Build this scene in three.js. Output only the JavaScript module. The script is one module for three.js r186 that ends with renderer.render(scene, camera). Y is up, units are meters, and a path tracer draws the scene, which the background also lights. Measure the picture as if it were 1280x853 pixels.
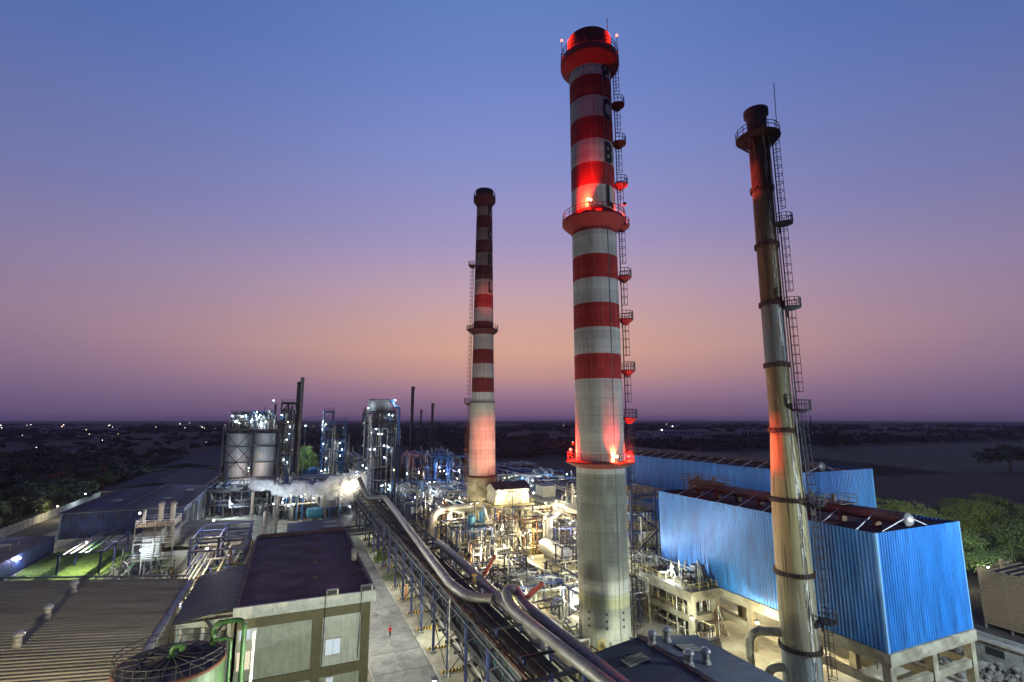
import * as THREE from 'three';
import { mergeGeometries } from 'three/addons/utils/BufferGeometryUtils.js';
import { ImprovedNoise } from 'three/addons/math/ImprovedNoise.js';
import { MarchingCubes } from 'three/addons/objects/MarchingCubes.js';

// ---------------------------------------------------------------- camera, sky, light, exposure
const scene = new THREE.Scene();
const camera = new THREE.PerspectiveCamera(69.05, 1024 / 682, 0.5, 20000);
{
  const yaw = THREE.MathUtils.degToRad(23.6), pitch = Math.atan(98 / 620);
  camera.position.set(0, 33, 0);
  camera.lookAt(Math.sin(yaw) * Math.cos(pitch), 33 + Math.sin(pitch), -Math.cos(yaw) * Math.cos(pitch));
}
const SKY = {
  warm: [[-1, '#6c5872'], [0, '#745c78'], [1.6, '#8a6b86'], [3.2, '#a57f90'], [5, '#c2938f'], [7.6, '#d6a491'], [10.5, '#d2a59c'], [14.5, '#c3a3b0'], [20.5, '#a297c2'], [29, '#8590ca'], [37, '#6f85c7'], [44, '#607fbf'], [60, '#4c6aac'], [90, '#3a5594']],
  cool: [[-1, '#544a69'], [0, '#5e5173'], [2, '#6c5c80'], [5, '#7d6a8d'], [9, '#897798'], [14, '#8079a3'], [21, '#6c74a9'], [33, '#4f6aa9'], [60, '#385394'], [90, '#324b88']],
};
function skyTexture() {
  const W = 1024, H = 512, data = new Float32Array(W * H * 4), a = new THREE.Color(), b = new THREE.Color(), c = new THREE.Color();
  for (const k in SKY) SKY[k] = SKY[k].map(([e, h]) => [e, new THREE.Color(h)]);
  const pick = (list, e, out) => {
    for (let i = 1; i < list.length; i++) if (e <= list[i][0] || i === list.length - 1) {
      const t = THREE.MathUtils.clamp((e - list[i - 1][0]) / (list[i][0] - list[i - 1][0]), 0, 1);
      return out.copy(list[i - 1][1]).lerp(list[i][1], t);
    }
  };
  const glow = Math.atan2(-Math.cos(0.43), Math.sin(0.43));          // where the sun went down
  for (let y = 0; y < H; y++) {
    const e = ((y + 0.5) / H - 0.5) * 180;
    pick(SKY.warm, Math.max(e, -1), a); pick(SKY.cool, Math.max(e, -1), b);
    for (let x = 0; x < W; x++) {
      let d = ((x + 0.5) / W - 0.5) * 2 * Math.PI - glow; d = Math.abs(Math.atan2(Math.sin(d), Math.cos(d)));
      const g = Math.exp(-((d / 0.62) ** 2)), back = 0.62 + 0.38 * Math.exp(-((d / 1.5) ** 4));
      c.copy(b).lerp(a, g).multiplyScalar(back);
      data.set([c.r, c.g, c.b, 1], (y * W + x) * 4);
    }
  }
  const t = new THREE.DataTexture(data, W, H, THREE.RGBAFormat, THREE.FloatType);
  t.mapping = THREE.EquirectangularReflectionMapping; t.magFilter = THREE.LinearFilter; t.needsUpdate = true;
  return t;
}
const sky = skyTexture();
scene.background = sky; scene.environment = sky;
const sun = new THREE.DirectionalLight(new THREE.Color(1, 0.72, 0.55), 0.06);
sun.position.set(400, 120, -900); sun.castShadow = true; sun.shadow.radius = 30;
Object.assign(sun.shadow.camera, { left: -250, right: 250, top: 250, bottom: -250, far: 2000 });
scene.add(sun);
const EXPOSURE = 1;
scene.fog = new THREE.FogExp2(new THREE.Color(0.7, 0.5, 0.68), 0.00005);

// ---------------------------------------------------------------- helpers
let seed = 7;
const rnd = () => { seed = (seed + 0x6d2b79f5) | 0; let t = Math.imul(seed ^ (seed >>> 15), 1 | seed); t = (t + Math.imul(t ^ (t >>> 7), 61 | t)) ^ t; return ((t ^ (t >>> 14)) >>> 0) / 4294967296; };
const R = (a, b) => a + (b - a) * rnd();
const pickOf = (a) => a[Math.floor(rnd() * a.length)];
const V = (x, y, z) => new THREE.Vector3(x, y, z);
const perlin = new ImprovedNoise();
const fbm = (x, y, z = 0.5, n = 4) => { let s = 0, a = 0.5; for (let i = 0; i < n; i++) { s += a * perlin.noise(x, y, z + i * 7.3); x *= 2.03; y *= 2.03; a *= 0.5; } return s; };
const used = new Map();
function numbered(name) { const n = used.get(name) || 0; used.set(name, n + 1); return n ? name + '_' + String(n).padStart(3, '0') : name; }
function tag(o, label, category, group, kind) { o.userData = { ...o.userData, label, category }; if (group) o.userData.group = group; if (kind) o.userData.kind = kind; return o; }
function thing(name, label, category, [x, y, z] = [0, 0, 0], group) { const o = new THREE.Group(); o.name = numbered(name); o.position.set(x, y, z); scene.add(o); return tag(o, label, category, group); }
function part(parent, name, geo, mat, p = [0, 0, 0], s, r) {
  const m = new THREE.Mesh(geo, mat); m.name = name; m.position.set(...p);
  if (s) m.scale.set(...s);
  if (r) m.rotation.set(...r);
  m.castShadow = m.receiveShadow = true; parent.add(m); return m;
}
function solo(name, label, category, geo, mat, p = [0, 0, 0], group) { const m = part(scene, numbered(name), geo, mat, p); return tag(m, label, category, group); }
function struct(name, geo, mat, p = [0, 0, 0]) { const m = part(scene, numbered(name), geo, mat, p); m.userData.kind = 'structure'; return m; }
function copyOf(root, label, p, group, turn = 0) { const c = root.clone(); c.name = numbered(root.name.replace(/_\d{3}$/, '')); c.userData = { ...root.userData, label: label || root.userData.label }; if (group) c.userData.group = group; c.position.set(...p); c.rotation.y = turn; scene.add(c); return c; }
const BOX = new THREE.BoxGeometry(1, 1, 1), CYL = new THREE.CylinderGeometry(1, 1, 1, 14), CYLS = new THREE.CylinderGeometry(1, 1, 1, 7), SPH = new THREE.SphereGeometry(1, 12, 8);
const BEAM = bevelBox();
function bevelBox() {                                                // a unit I-like bar: box with its long edges cut
  const s = new THREE.Shape(), b = 0.44; s.moveTo(-0.5, -b); s.lineTo(-b, -0.5); s.lineTo(b, -0.5); s.lineTo(0.5, -b); s.lineTo(0.5, b); s.lineTo(b, 0.5); s.lineTo(-b, 0.5); s.lineTo(-0.5, b); s.closePath();
  const g = new THREE.ExtrudeGeometry(s, { depth: 1, bevelEnabled: false }); g.translate(0, 0, -0.5); return g;
}
const zAxis = V(0, 0, 1), yAxis = V(0, 1, 0);
const SLABV = new THREE.BoxGeometry(1, 1, 1);
const aimM = new THREE.Matrix4();
function aim(q, dir) { aimM.lookAt(V(0, 0, 0), dir.clone().negate(), Math.abs(dir.y) > 0.99 ? V(1, 0, 0) : yAxis); return q.setFromRotationMatrix(aimM); }
function bar(parent, name, a, b, w, mat, h = w) {                    // a bar from point a to point b of the parent
  const A = V(...a), B = V(...b), d = B.clone().sub(A), l = d.length(), m = part(parent, name, BEAM, mat);
  m.position.copy(A).addScaledVector(d, 0.5);
  aim(m.quaternion, d.normalize());
  m.scale.set(w, h, l); return m;
}
function rod(parent, name, a, b, r, mat) { const A = V(...a), d = V(...b).sub(A), m = part(parent, name, CYLS, mat); m.position.copy(A).addScaledVector(d, 0.5); m.quaternion.setFromUnitVectors(yAxis, d.clone().normalize()); m.scale.set(r, d.length(), r); return m; }
function barGeo(a, b, w, h = w) {
  const A = V(...a), d = V(...b).sub(A), g = new THREE.BoxGeometry(w, h, d.length());
  const q = aim(new THREE.Quaternion(), d.clone().normalize());
  g.applyQuaternion(q); g.translate(A.x + d.x / 2, A.y + d.y / 2, A.z + d.z / 2); return g;
}
function boxGeo(x0, x1, y0, y1, z0, z1) { const g = new THREE.BoxGeometry(x1 - x0, y1 - y0, z1 - z0); g.translate((x0 + x1) / 2, (y0 + y1) / 2, (z0 + z1) / 2); return g; }
function boxUV(g, s = 1) {                                           // uv in metres, by the face's own direction
  g = g.index ? g.toNonIndexed() : g; g.computeVertexNormals();
  const p = g.attributes.position, n = g.attributes.normal, uv = new Float32Array(p.count * 2);
  for (let i = 0; i < p.count; i++) {
    const ax = Math.abs(n.getX(i)), ay = Math.abs(n.getY(i)), az = Math.abs(n.getZ(i));
    uv[2 * i] = (ax > ay && ax > az ? p.getZ(i) : p.getX(i)) * s; uv[2 * i + 1] = (ay >= ax && ay >= az ? p.getZ(i) : p.getY(i)) * s;
  }
  g.setAttribute('uv', new THREE.BufferAttribute(uv, 2)); return g;
}
function fillet(pts, bend) {
  const P = pts.map((p) => V(...p)), out = [P[0]];
  for (let i = 1; i < P.length - 1; i++) {
    const a = P[i - 1].clone().sub(P[i]), b = P[i + 1].clone().sub(P[i]), d = Math.min(bend, a.length() * 0.49, b.length() * 0.49);
    const s = P[i].clone().addScaledVector(a.normalize(), d), e = P[i].clone().addScaledVector(b.normalize(), d);
    for (let k = 0; k <= 6; k++) { const t = k / 6; out.push(s.clone().multiplyScalar((1 - t) ** 2).addScaledVector(P[i], 2 * t * (1 - t)).addScaledVector(e, t * t)); }
  }
  out.push(P[P.length - 1]); return out;
}
function sweep(pts, r, seg = 8, bend = r * 3) {
  const C = fillet(pts, bend), pos = [], uv = [], idx = [], T = [];
  for (let i = 0; i < C.length; i++) T.push(C[Math.min(i + 1, C.length - 1)].clone().sub(C[Math.max(i - 1, 0)]).normalize());
  let N = Math.abs(T[0].y) > 0.9 ? V(1, 0, 0) : V(0, 1, 0); let len = 0;
  for (let i = 0; i < C.length; i++) {
    N.addScaledVector(T[i], -N.dot(T[i])).normalize(); const B = T[i].clone().cross(N);
    if (i) len += C[i].distanceTo(C[i - 1]);
    for (let k = 0; k <= seg; k++) { const a = (k / seg) * 2 * Math.PI, c = Math.cos(a) * r, s = Math.sin(a) * r; pos.push(C[i].x + N.x * c + B.x * s, C[i].y + N.y * c + B.y * s, C[i].z + N.z * c + B.z * s); uv.push((k / seg) * 2 * Math.PI * r, len); }
  }
  const w = seg + 1;
  for (let i = 0; i < C.length - 1; i++) for (let k = 0; k < seg; k++) { const a = i * w + k; idx.push(a, a + 1, a + w, a + 1, a + w + 1, a + w); }
  for (const [i0, flip] of [[0, 0], [C.length - 1, 1]]) { const c = pos.length / 3; pos.push(C[i0].x, C[i0].y, C[i0].z); uv.push(0, 0); for (let k = 0; k < seg; k++) { const a = i0 * w + k; flip ? idx.push(c, a, a + 1) : idx.push(c, a + 1, a); } }
  const g = new THREE.BufferGeometry(); g.setAttribute('position', new THREE.Float32BufferAttribute(pos, 3)); g.setAttribute('uv', new THREE.Float32BufferAttribute(uv, 2)); g.setIndex(idx); g.computeVertexNormals(); return g;
}
// corrugated sheet in the x-y plane facing +z, its ribs running up y
function corrugated(w, h, pitch = 0.45, depth = 0.07, rows = 1, wave = 0, sd = 0) {
  const pos = [], uv = [], idx = [], n = Math.max(1, Math.round(w / pitch)), p = w / n, xs = [];
  for (let i = 0; i < n; i++) for (const [t, d] of [[0, 0], [0.3, 0], [0.45, 1], [0.85, 1]]) xs.push([i * p + t * p, d * depth]);
  xs.push([w, 0]);
  for (let j = 0; j <= rows; j++) for (const [x, d] of xs) { const y = (j / rows) * h; pos.push(x, y, d + (wave ? wave * fbm(x * 0.45 + sd, y * 0.12, 3.3, 3) : 0)); uv.push(x, y); }
  const W = xs.length;
  for (let j = 0; j < rows; j++) for (let i = 0; i < W - 1; i++) { const a = j * W + i; idx.push(a, a + 1, a + W, a + 1, a + W + 1, a + W); }
  let g = new THREE.BufferGeometry(); g.setAttribute('position', new THREE.Float32BufferAttribute(pos, 3)); g.setAttribute('uv', new THREE.Float32BufferAttribute(uv, 2)); g.setIndex(idx);
  g = g.toNonIndexed(); g.computeVertexNormals(); return g;
}
// the sheet laid over the corner points o, o+u (across the ribs) and o+v (along the ribs)
function sheet(o, u, v, pitch, depth, rows, wave, sd) {
  const U = V(...u), W = V(...v), g = corrugated(U.length(), W.length(), pitch, depth, rows, wave, sd), m = new THREE.Matrix4(), X = U.clone().normalize(), Y = W.clone().normalize();
  m.makeBasis(X, Y, X.clone().cross(Y).normalize()).setPosition(...o); g.applyMatrix4(m); return g;
}
function quad(pts, scale = 1) {                                      // flat polygon sheet on the ground, uv in metres
  const s = new THREE.Shape(pts.map(([x, z]) => new THREE.Vector2(x, -z))), g = new THREE.ShapeGeometry(s); g.rotateX(-Math.PI / 2);
  const p = g.attributes.position; for (let i = 0; i < p.count; i++) g.attributes.uv.setXY(i, p.getX(i) * scale, p.getZ(i) * scale); return g;
}

// ---------------------------------------------------------------- textures and materials
function noiseTexture(n, f) {                                        // f(u, v) -> [r, g, b] linear-looking sRGB 0..255
  const d = new Uint8Array(n * n * 4);
  for (let y = 0; y < n; y++) for (let x = 0; x < n; x++) { const c = f(x / n, y / n); d.set([c[0], c[1], c[2], 255], (y * n + x) * 4); }
  const t = new THREE.DataTexture(d, n, n); t.wrapS = t.wrapT = THREE.RepeatWrapping; t.magFilter = THREE.LinearFilter; t.colorSpace = THREE.SRGBColorSpace; t.needsUpdate = true; return t;
}
const tile = (u, v, f, s) => {                                       // fbm that repeats without a seam
  const a = fbm(u * f, v * f, s), b = fbm((u - 1) * f, v * f, s), c = fbm(u * f, (v - 1) * f, s), d = fbm((u - 1) * f, (v - 1) * f, s);
  return (a * (1 - u) + b * u) * (1 - v) + (c * (1 - u) + d * u) * v;
};
const grey = (f) => noiseTexture(256, (u, v) => { const g = Math.max(0, Math.min(255, f(u, v))); return [g, g, g]; });
const tConcrete = grey((u, v) => 205 + 110 * tile(u, v, 5, 1) + 60 * tile(u, v, 24, 2) + 40 * Math.min(0, tile(u, v, 3, 9) * 4));
const tStreak = grey((u, v) => 222 + 42 * tile(u, v * 0.12, 30, 4) + 46 * tile(u, v, 6, 5) + 30 * tile(u, v, 22, 8));
const tMetal = grey((u, v) => 215 + 70 * tile(u, v, 4, 6) + 70 * tile(u, v, 16, 7));
const tStain = noiseTexture(256, (u, v) => { const a = tile(u, v, 4, 11) * 2.2, b = tile(u, v, 14, 12), k = Math.max(0, Math.min(1, 0.5 + a + b * 0.6)); return [170 + 70 * k, 165 + 78 * k, 158 + 86 * k]; });
const tRoad = noiseTexture(256, (u, v) => { const a = tile(u, v, 5, 51), b = tile(u, v, 18, 52), k = 205 + 130 * Math.min(0.1, a) + 70 * b + 120 * Math.min(0, tile(u, v, 9, 53) + 0.06); return [k, k * 1.005, k * 0.99]; });
const tSheet = noiseTexture(256, (u, v) => { const k = 222 + 70 * tile(u, v * 0.18, 12, 31) + 34 * tile(u, v, 26, 32) + 30 * Math.min(0, tile(u, v * 0.1, 30, 35) * 3); return [k, k, k]; });
function rep(t, x, y = x) { const c = t.clone(); c.repeat.set(x, y); c.needsUpdate = true; return c; }
function std(color, roughness = 0.8, metalness = 0, o = {}) { const m = new THREE.MeshStandardMaterial({ roughness, metalness, ...o }); m.color.setRGB(...color); return m; }
const M = {
  concrete: std([0.36, 0.36, 0.31], 0.9, 0, { map: rep(tConcrete, 0.12) }),
  concreteWarm: std([0.3, 0.275, 0.195], 0.9, 0, { map: rep(tStain, 0.13) }),
  slab: std([0.33, 0.33, 0.3], 0.92, 0, { map: rep(tStain, 0.05), bumpMap: rep(tConcrete, 0.4), bumpScale: 0.02 }),
  yard: std([0.36, 0.34, 0.27], 0.92, 0, { map: rep(tStain, 0.07) }),
  road: std([0.3, 0.31, 0.3], 0.85, 0, { map: rep(tRoad, 0.055), bumpMap: rep(tConcrete, 0.5), bumpScale: 0.015 }),
  kerb: std([0.5, 0.5, 0.46], 0.9, 0, { map: rep(tStain, 0.4) }),
  wallGreen: std([0.34, 0.37, 0.3], 0.9, 0, { map: rep(tStreak, 0.1) }),
  wallPale: std([0.52, 0.54, 0.48], 0.9, 0, { map: rep(tStreak, 0.1) }),
  brown: std([0.13, 0.115, 0.06], 0.85, 0, { map: rep(tStreak, 0.2) }),
  roofPurple: std([0.11, 0.075, 0.095], 0.95, 0, { map: rep(tStain, 0.06), bumpMap: rep(tConcrete, 0.3), bumpScale: 0.04 }),
  parapet: std([0.16, 0.12, 0.12], 0.95, 0, { map: rep(tStain, 0.2) }),
  roofGrey: std([0.25, 0.23, 0.165], 0.7, 0.1, { map: rep(tSheet, 0.045) }),
  roofDark: std([0.045, 0.055, 0.085], 0.5, 0.25, { map: rep(tSheet, 0.1) }),
  roofMaroon: std([0.09, 0.045, 0.06], 0.8, 0, { map: rep(tStain, 0.1) }),
  roofShed: std([0.16, 0.14, 0.2], 0.8, 0.1, { map: rep(tStain, 0.03) }),
  roofNight: std([0.045, 0.05, 0.08], 0.8, 0.1, { map: rep(tStain, 0.03) }),
  sheetWhite: std([0.5, 0.5, 0.44], 0.7, 0.1, { map: rep(tStain, 0.2) }),
  blueDark: std([0.03, 0.06, 0.17], 0.55, 0.2, { map: rep(tStain, 0.08) }),
  blue: [0, 1, 2].map((k) => std([0.015 + 0.004 * k, 0.165 + 0.012 * k, 0.5 + 0.025 * k], 0.38, 0.15, { map: rep(tSheet, 0.07 + 0.01 * k) })),
  steelBlue: std([0.02, 0.032, 0.1], 0.55, 0.2), steelBlack: std([0.02, 0.02, 0.026], 0.65, 0.2), steelGrey: std([0.16, 0.16, 0.15], 0.6, 0.3), steelRust: std([0.1, 0.055, 0.03], 0.85, 0.1),
  railBlue: std([0.12, 0.16, 0.45], 0.5, 0.1),
  steelTeal: std([0.03, 0.08, 0.1], 0.6, 0.2),
  blueTank: std([0.05, 0.26, 0.45], 0.45, 0.1, { map: rep(tStain, 0.3) }), bluePipe: std([0.02, 0.085, 0.21], 0.5, 0.1),
  siloDark: std([0.17, 0.18, 0.19], 0.6, 0.3, { map: rep(tStreak, 0.06) }),
  siloGrey: std([0.36, 0.37, 0.39], 0.6, 0.3, { map: rep(tStreak, 0.06) }),
  silver: std([0.48, 0.47, 0.44], 0.42, 0.55, { map: rep(tMetal, 0.3) }), roofDuct: std([0.11, 0.085, 0.085], 0.6, 0.3, { map: rep(tMetal, 0.14) }), duct: std([0.24, 0.225, 0.21], 0.5, 0.5, { map: rep(tMetal, 0.14), bumpMap: rep(tMetal, 0.5), bumpScale: 0.02 }),
  cream: std([0.55, 0.5, 0.33], 0.6, 0.05, { map: rep(tStain, 0.3) }), white: std([0.66, 0.65, 0.6], 0.6, 0.05, { map: rep(tStain, 0.3) }),
  yellow: std([0.62, 0.42, 0.03], 0.55, 0), yellowDark: std([0.36, 0.28, 0.07], 0.6, 0), greenDark: std([0.04, 0.1, 0.025], 0.6, 0.05, { map: rep(tStain, 0.3) }), green: std([0.033, 0.115, 0.024], 0.5, 0.05, { map: rep(tStain, 0.3) }), red: std([0.33, 0.045, 0.025], 0.6, 0), redDuct: std([0.2, 0.03, 0.02], 0.6, 0), orange: std([0.5, 0.16, 0.03], 0.6, 0),
  rust: std([0.16, 0.07, 0.035], 0.9, 0.1, { map: rep(tStain, 0.3) }), deck: std([0.3, 0.26, 0.15], 0.85, 0.15, { map: rep(tStain, 0.4) }), deckDark: std([0.07, 0.065, 0.07], 0.85, 0.15, { map: rep(tStain, 0.4) }),
  rail: std([0.08, 0.075, 0.06], 0.6, 0.2), railYellow: std([0.55, 0.4, 0.06], 0.6, 0), railWhite: std([0.5, 0.5, 0.52], 0.6, 0.1), black: std([0.012, 0.012, 0.015], 0.7, 0), glass: std([0.55, 0.6, 0.62], 0.12, 0.2),
  grass: std([0.16, 0.27, 0.03], 0.95, 0, { map: rep(tStain, 0.2), bumpMap: rep(tConcrete, 1.2), bumpScale: 0.1 }), soil: std([0.06, 0.05, 0.04], 1, 0, { map: rep(tStain, 0.06) }),
  wood: std([0.3, 0.23, 0.14], 0.9, 0, { map: rep(tStain, 0.5) }),
  skin: std([0.32, 0.17, 0.1], 0.7, 0), cloth: std([0.5, 0.03, 0.03], 0.85, 0), trouser: std([0.03, 0.035, 0.06], 0.9, 0), boundary: std([0.42, 0.42, 0.38], 0.92, 0, { map: rep(tStreak, 0.15) }),
};
const PIPES = [['silver', M.silver], ['silver', M.silver], ['white', M.white], ['cream', M.cream], ['dark grey', M.steelGrey], ['blue', M.bluePipe], ['rusty', M.rust], ['green', M.green]];
function glowMat(c, k) { const m = new THREE.MeshStandardMaterial({ color: 0x000000, roughness: 0.5 }); m.emissive.setRGB(...c); m.emissiveIntensity = k; return m; }
const WARM = [1, 0.87, 0.55], GREENISH = [0.94, 1, 0.8], COOL = [0.72, 0.88, 1], VIOLET = [0.6, 0.6, 1], RED = [1, 0.022, 0.009], WHITE = [1, 0.95, 0.85];
const GLOW = new Map();
const glow = (c, k = 26) => { const key = c.join() + k; if (!GLOW.has(key)) GLOW.set(key, glowMat(c, k)); return GLOW.get(key); };

// ---------------------------------------------------------------- ground and setting
{
  const n = 1024, cv = document.createElement('canvas'); cv.width = cv.height = n; const g = cv.getContext('2d');
  g.fillStyle = '#463a37'; g.fillRect(0, 0, n, n);
  const tones = ['#332e2a', '#3e3a2e', '#2e3327', '#453b35', '#2f2c2a', '#3a4030', '#4a4038', '#282a24'];
  for (let i = 0; i < 1500; i++) { g.save(); g.translate(rnd() * n, rnd() * n); g.rotate(-0.41 + (rnd() < 0.5 ? 0 : 0.12)); g.fillStyle = pickOf(tones); g.globalAlpha = 0.75; g.fillRect(0, 0, R(6, 44), R(4, 26)); g.restore(); }
  const t = new THREE.CanvasTexture(cv); t.colorSpace = THREE.SRGBColorSpace; t.wrapS = t.wrapT = THREE.RepeatWrapping; t.magFilter = THREE.LinearFilter;
  const land = new THREE.PlaneGeometry(18000, 18000, 1, 1); land.rotateX(-Math.PI / 2);
  const uv = land.attributes.uv; for (let i = 0; i < uv.count; i++) uv.setXY(i, uv.getX(i) * 5, uv.getY(i) * 5);
  struct('ground', land, std([1, 1, 1], 1, 0, { map: t, bumpMap: rep(tConcrete, 900), bumpScale: 0.6 }), [900, -0.012, -4500]);
}
struct('plant_ground', quad([[-74, -20], [130, -20], [130, -320], [-74, -320]]), M.yard, [0, -0.006, 0]);
struct('field', quad([[300, -190], [1300, -60], [1300, -330], [560, -420], [360, -330]], 0.02), std([0.06, 0.1, 0.055], 1, 0, { map: rep(tStain, 1) }), [0, 0, 0]);
struct('field', quad([[135, -60], [330, -40], [420, -300], [200, -330]], 0.02), std([0.045, 0.032, 0.026], 1, 0, { map: rep(tStain, 2) }), [0, 0, 0]);
struct('lawn', quad([[-52.4, -118], [-34, -118], [-34, -158], [-44, -167], [-52.4, -167]]), M.grass, [0, 0.012, 0]);
struct('soil_strip', quad([[-73, -100], [-66, -100], [-60, -320], [-73, -320]]), M.soil, [0, 0.006, 0]);
struct('soil_strip', quad([[88, -20], [130, -20], [130, -75], [84, -75]]), M.soil, [0, 0.006, 0]);
{ // concrete road of single slabs between the office and the pipe rack
  const road = struct('road', quad([[11.6, -30], [19.2, -30], [19.2, -185], [11.6, -185]]), std([0.08, 0.08, 0.08], 1), [0, 0.004, 0]);
  for (let i = 0; i < 26; i++) for (let k = 0; k < 2; k++) {
    const z = -34 - i * 5.8; part(road, 'slab', SLAB(3.74, 5.72, i * 2 + k), M.road, [13.52 + k * 3.79, 0.012 + R(0, 0.008), z]);
  }
  part(road, 'joint_filler', mergeGeometries(Array.from({ length: 60 }, (_, i) => boxGeo(15.37, 15.45, 0.02, 0.036, -34 - i * 2.4, -34 - i * 2.4 + R(0.5, 1.9)))), M.kerb);
  for (const x of [11.45, 19.35]) for (let i = 0; i < 60; i++) part(road, 'kerb', BOX, M.kerb, [x, 0.075, -32 - i * 2.5], [0.24, 0.15, 2.44]);
}
function SLAB(w, l, k) { const g = boxUV(new THREE.BoxGeometry(w, 0.03, l)); const u = g.attributes.uv; for (let i = 0; i < u.count; i++) u.setXY(i, u.getX(i) + k * 5.3, u.getY(i) + k * 3.7); return g; }

// ---------------------------------------------------------------- lamps
function bulbAt(parent, p, color, I, r = 0.2, k = 26) {
  part(parent, 'bulb', SPH, glow(color, k), p, [r, r, r]).castShadow = false;
  const l = new THREE.PointLight(new THREE.Color(...color), I, 0, 2); l.position.set(...p); l.castShadow = true; parent.add(l); return l;
}
function poleLamp(label, x, z, h, color, I, o = {}) {
  const t = thing('floodlight_pole', label, 'floodlight', [x, o.base || 0, z], o.group);
  part(t, 'pole', CYLS, o.mat || M.steelGrey, [0, h / 2 + 0.15, 0], [0.08, h + 0.3, 0.08]);
  part(t, 'housing', BOX, M.steelGrey, [0, h + 0.34, -0.75], [0.6, 0.1, 0.5]);
  part(t, 'bracket', BOX, M.steelGrey, [0, h + 0.3, -0.35], [0.07, 0.07, 0.8]);
  bulbAt(t, [0, h + 0.02, -0.75], color, I, o.r || 0.2); return t;
}
const LAMPGROUP = 'small floodlights among the pipework';
function smallLamp(x, y, z, color, I, label = 'small glowing floodlight clamped among the pipes of the process yard', group = LAMPGROUP) {
  const t = thing('floodlight', label, 'floodlight', [x, y, z], group);
  part(t, 'housing', BOX, M.steelGrey, [0, 0.3, 0], [0.44, 0.12, 0.44]); part(t, 'bracket', BOX, M.steelGrey, [0, 0.2, -0.26], [0.08, 0.5, 0.08]);
  bulbAt(t, [0, 0, 0], color, I, 0.17); return t;
}

// ---------------------------------------------------------------- steel frames, handrails, ladders, vessels
function railGeo(pts, h = 1.1, w = 0.055, step = 1.8) {
  const g = [];
  for (let i = 0; i < pts.length - 1; i++) {
    const a = V(...pts[i]), b = V(...pts[i + 1]), n = Math.max(1, Math.round(a.distanceTo(b) / step));
    for (let k = i ? 1 : 0; k <= n; k++) { const p = a.clone().lerp(b, k / n); g.push(barGeo([p.x, p.y, p.z], [p.x, p.y + h, p.z], w)); }
    for (const y of [h, h * 0.55]) g.push(barGeo([a.x, a.y + y, a.z], [b.x, b.y + y, b.z], w));
  }
  return mergeGeometries(g);
}
function arcPts(r, y, a0, a1, n, cx = 0, cz = 0) { return Array.from({ length: n + 1 }, (_, i) => { const a = a0 + (a1 - a0) * i / n; return [cx + r * Math.sin(a), y, cz + r * Math.cos(a)]; }); }
function ladderGeo(a, b, side, w = 0.5) {
  const A = V(...a), B = V(...b), S = V(...side).normalize().multiplyScalar(w / 2), g = [], n = Math.round(A.distanceTo(B) / 0.45);
  for (const s of [-1, 1]) { const o = S.clone().multiplyScalar(s); g.push(barGeo(A.clone().add(o).toArray(), B.clone().add(o).toArray(), 0.07)); }
  for (let i = 0; i <= n; i++) { const p = A.clone().lerp(B, i / n); g.push(barGeo(p.clone().sub(S).toArray(), p.clone().add(S).toArray(), 0.05)); }
  return mergeGeometries(g);
}
function frame(name, label, cat, o) {
  const { x0, x1, z0, z1, base = 0, levels, nx = 1, nz = 1, col = M.steelBlue, cw = 0.32, bw = 0.24, deck = M.deck, decks = levels.map(() => 1), rails = decks, rail = M.rail, brace = 0, top = 0, group } = o;
  const cx = (x0 + x1) / 2, cz = (z0 + z1) / 2, t = thing(name, label, cat, [cx, base, cz], group), X = (i) => x0 - cx + (x1 - x0) * i / nx, Z = (k) => z0 - cz + (z1 - z0) * k / nz, H = levels[levels.length - 1] + top;
  for (let i = 0; i <= nx; i++) for (let k = 0; k <= nz; k++) bar(t, 'column', [X(i), 0, Z(k)], [X(i), H, Z(k)], cw, col);
  levels.forEach((y, L) => {
    for (let k = 0; k <= nz; k++) bar(t, 'beam', [X(0), y, Z(k)], [X(nx), y, Z(k)], bw, col, bw * 1.3);
    for (let i = 0; i <= nx; i++) bar(t, 'beam', [X(i), y - 0.01, Z(0)], [X(i), y - 0.01, Z(nz)], bw * 0.96, col, bw * 1.25);
    if (decks[L]) part(t, 'deck', BOX, deck, [0, y + bw * 0.65 + 0.04, 0], [(x1 - x0) * (decks[L] === 1 ? 1 : decks[L]) - 0.05, 0.06, z1 - z0 - 0.05]);
    if (rails[L]) part(t, 'handrail', railGeo([[X(0), y + bw, Z(0)], [X(nx), y + bw, Z(0)], [X(nx), y + bw, Z(nz)], [X(0), y + bw, Z(nz)], [X(0), y + bw, Z(0)]]), rail);
    if (brace) { const y0 = L ? levels[L - 1] : 0;
      for (const k of [0, nz]) for (let i = 0; i < nx; i++) if ((i + L + k) % 2 < brace) { bar(t, 'brace', [X(i), y0, Z(k)], [X(i + 1), y, Z(k)], bw * 0.5, col); if (brace > 1) bar(t, 'brace', [X(i + 1), y0, Z(k) + 0.03], [X(i), y, Z(k) + 0.03], bw * 0.5, col); }
      for (const i of [0, nx]) for (let k = 0; k < nz; k++) if ((i + L + k) % 2 < brace) bar(t, 'brace', [X(i), y0, Z(k)], [X(i), y, Z(k + 1)], bw * 0.5, col); }
  });
  return t;
}
const lathe = (pts, n = 28) => new THREE.LatheGeometry(pts.map(([r, y]) => new THREE.Vector2(r, y)), n);
function vUV(g, r, h) { const u = g.attributes.uv; for (let i = 0; i < u.count; i++) u.setXY(i, u.getX(i) * 2 * Math.PI * r, u.getY(i) * h); return g; }
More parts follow.
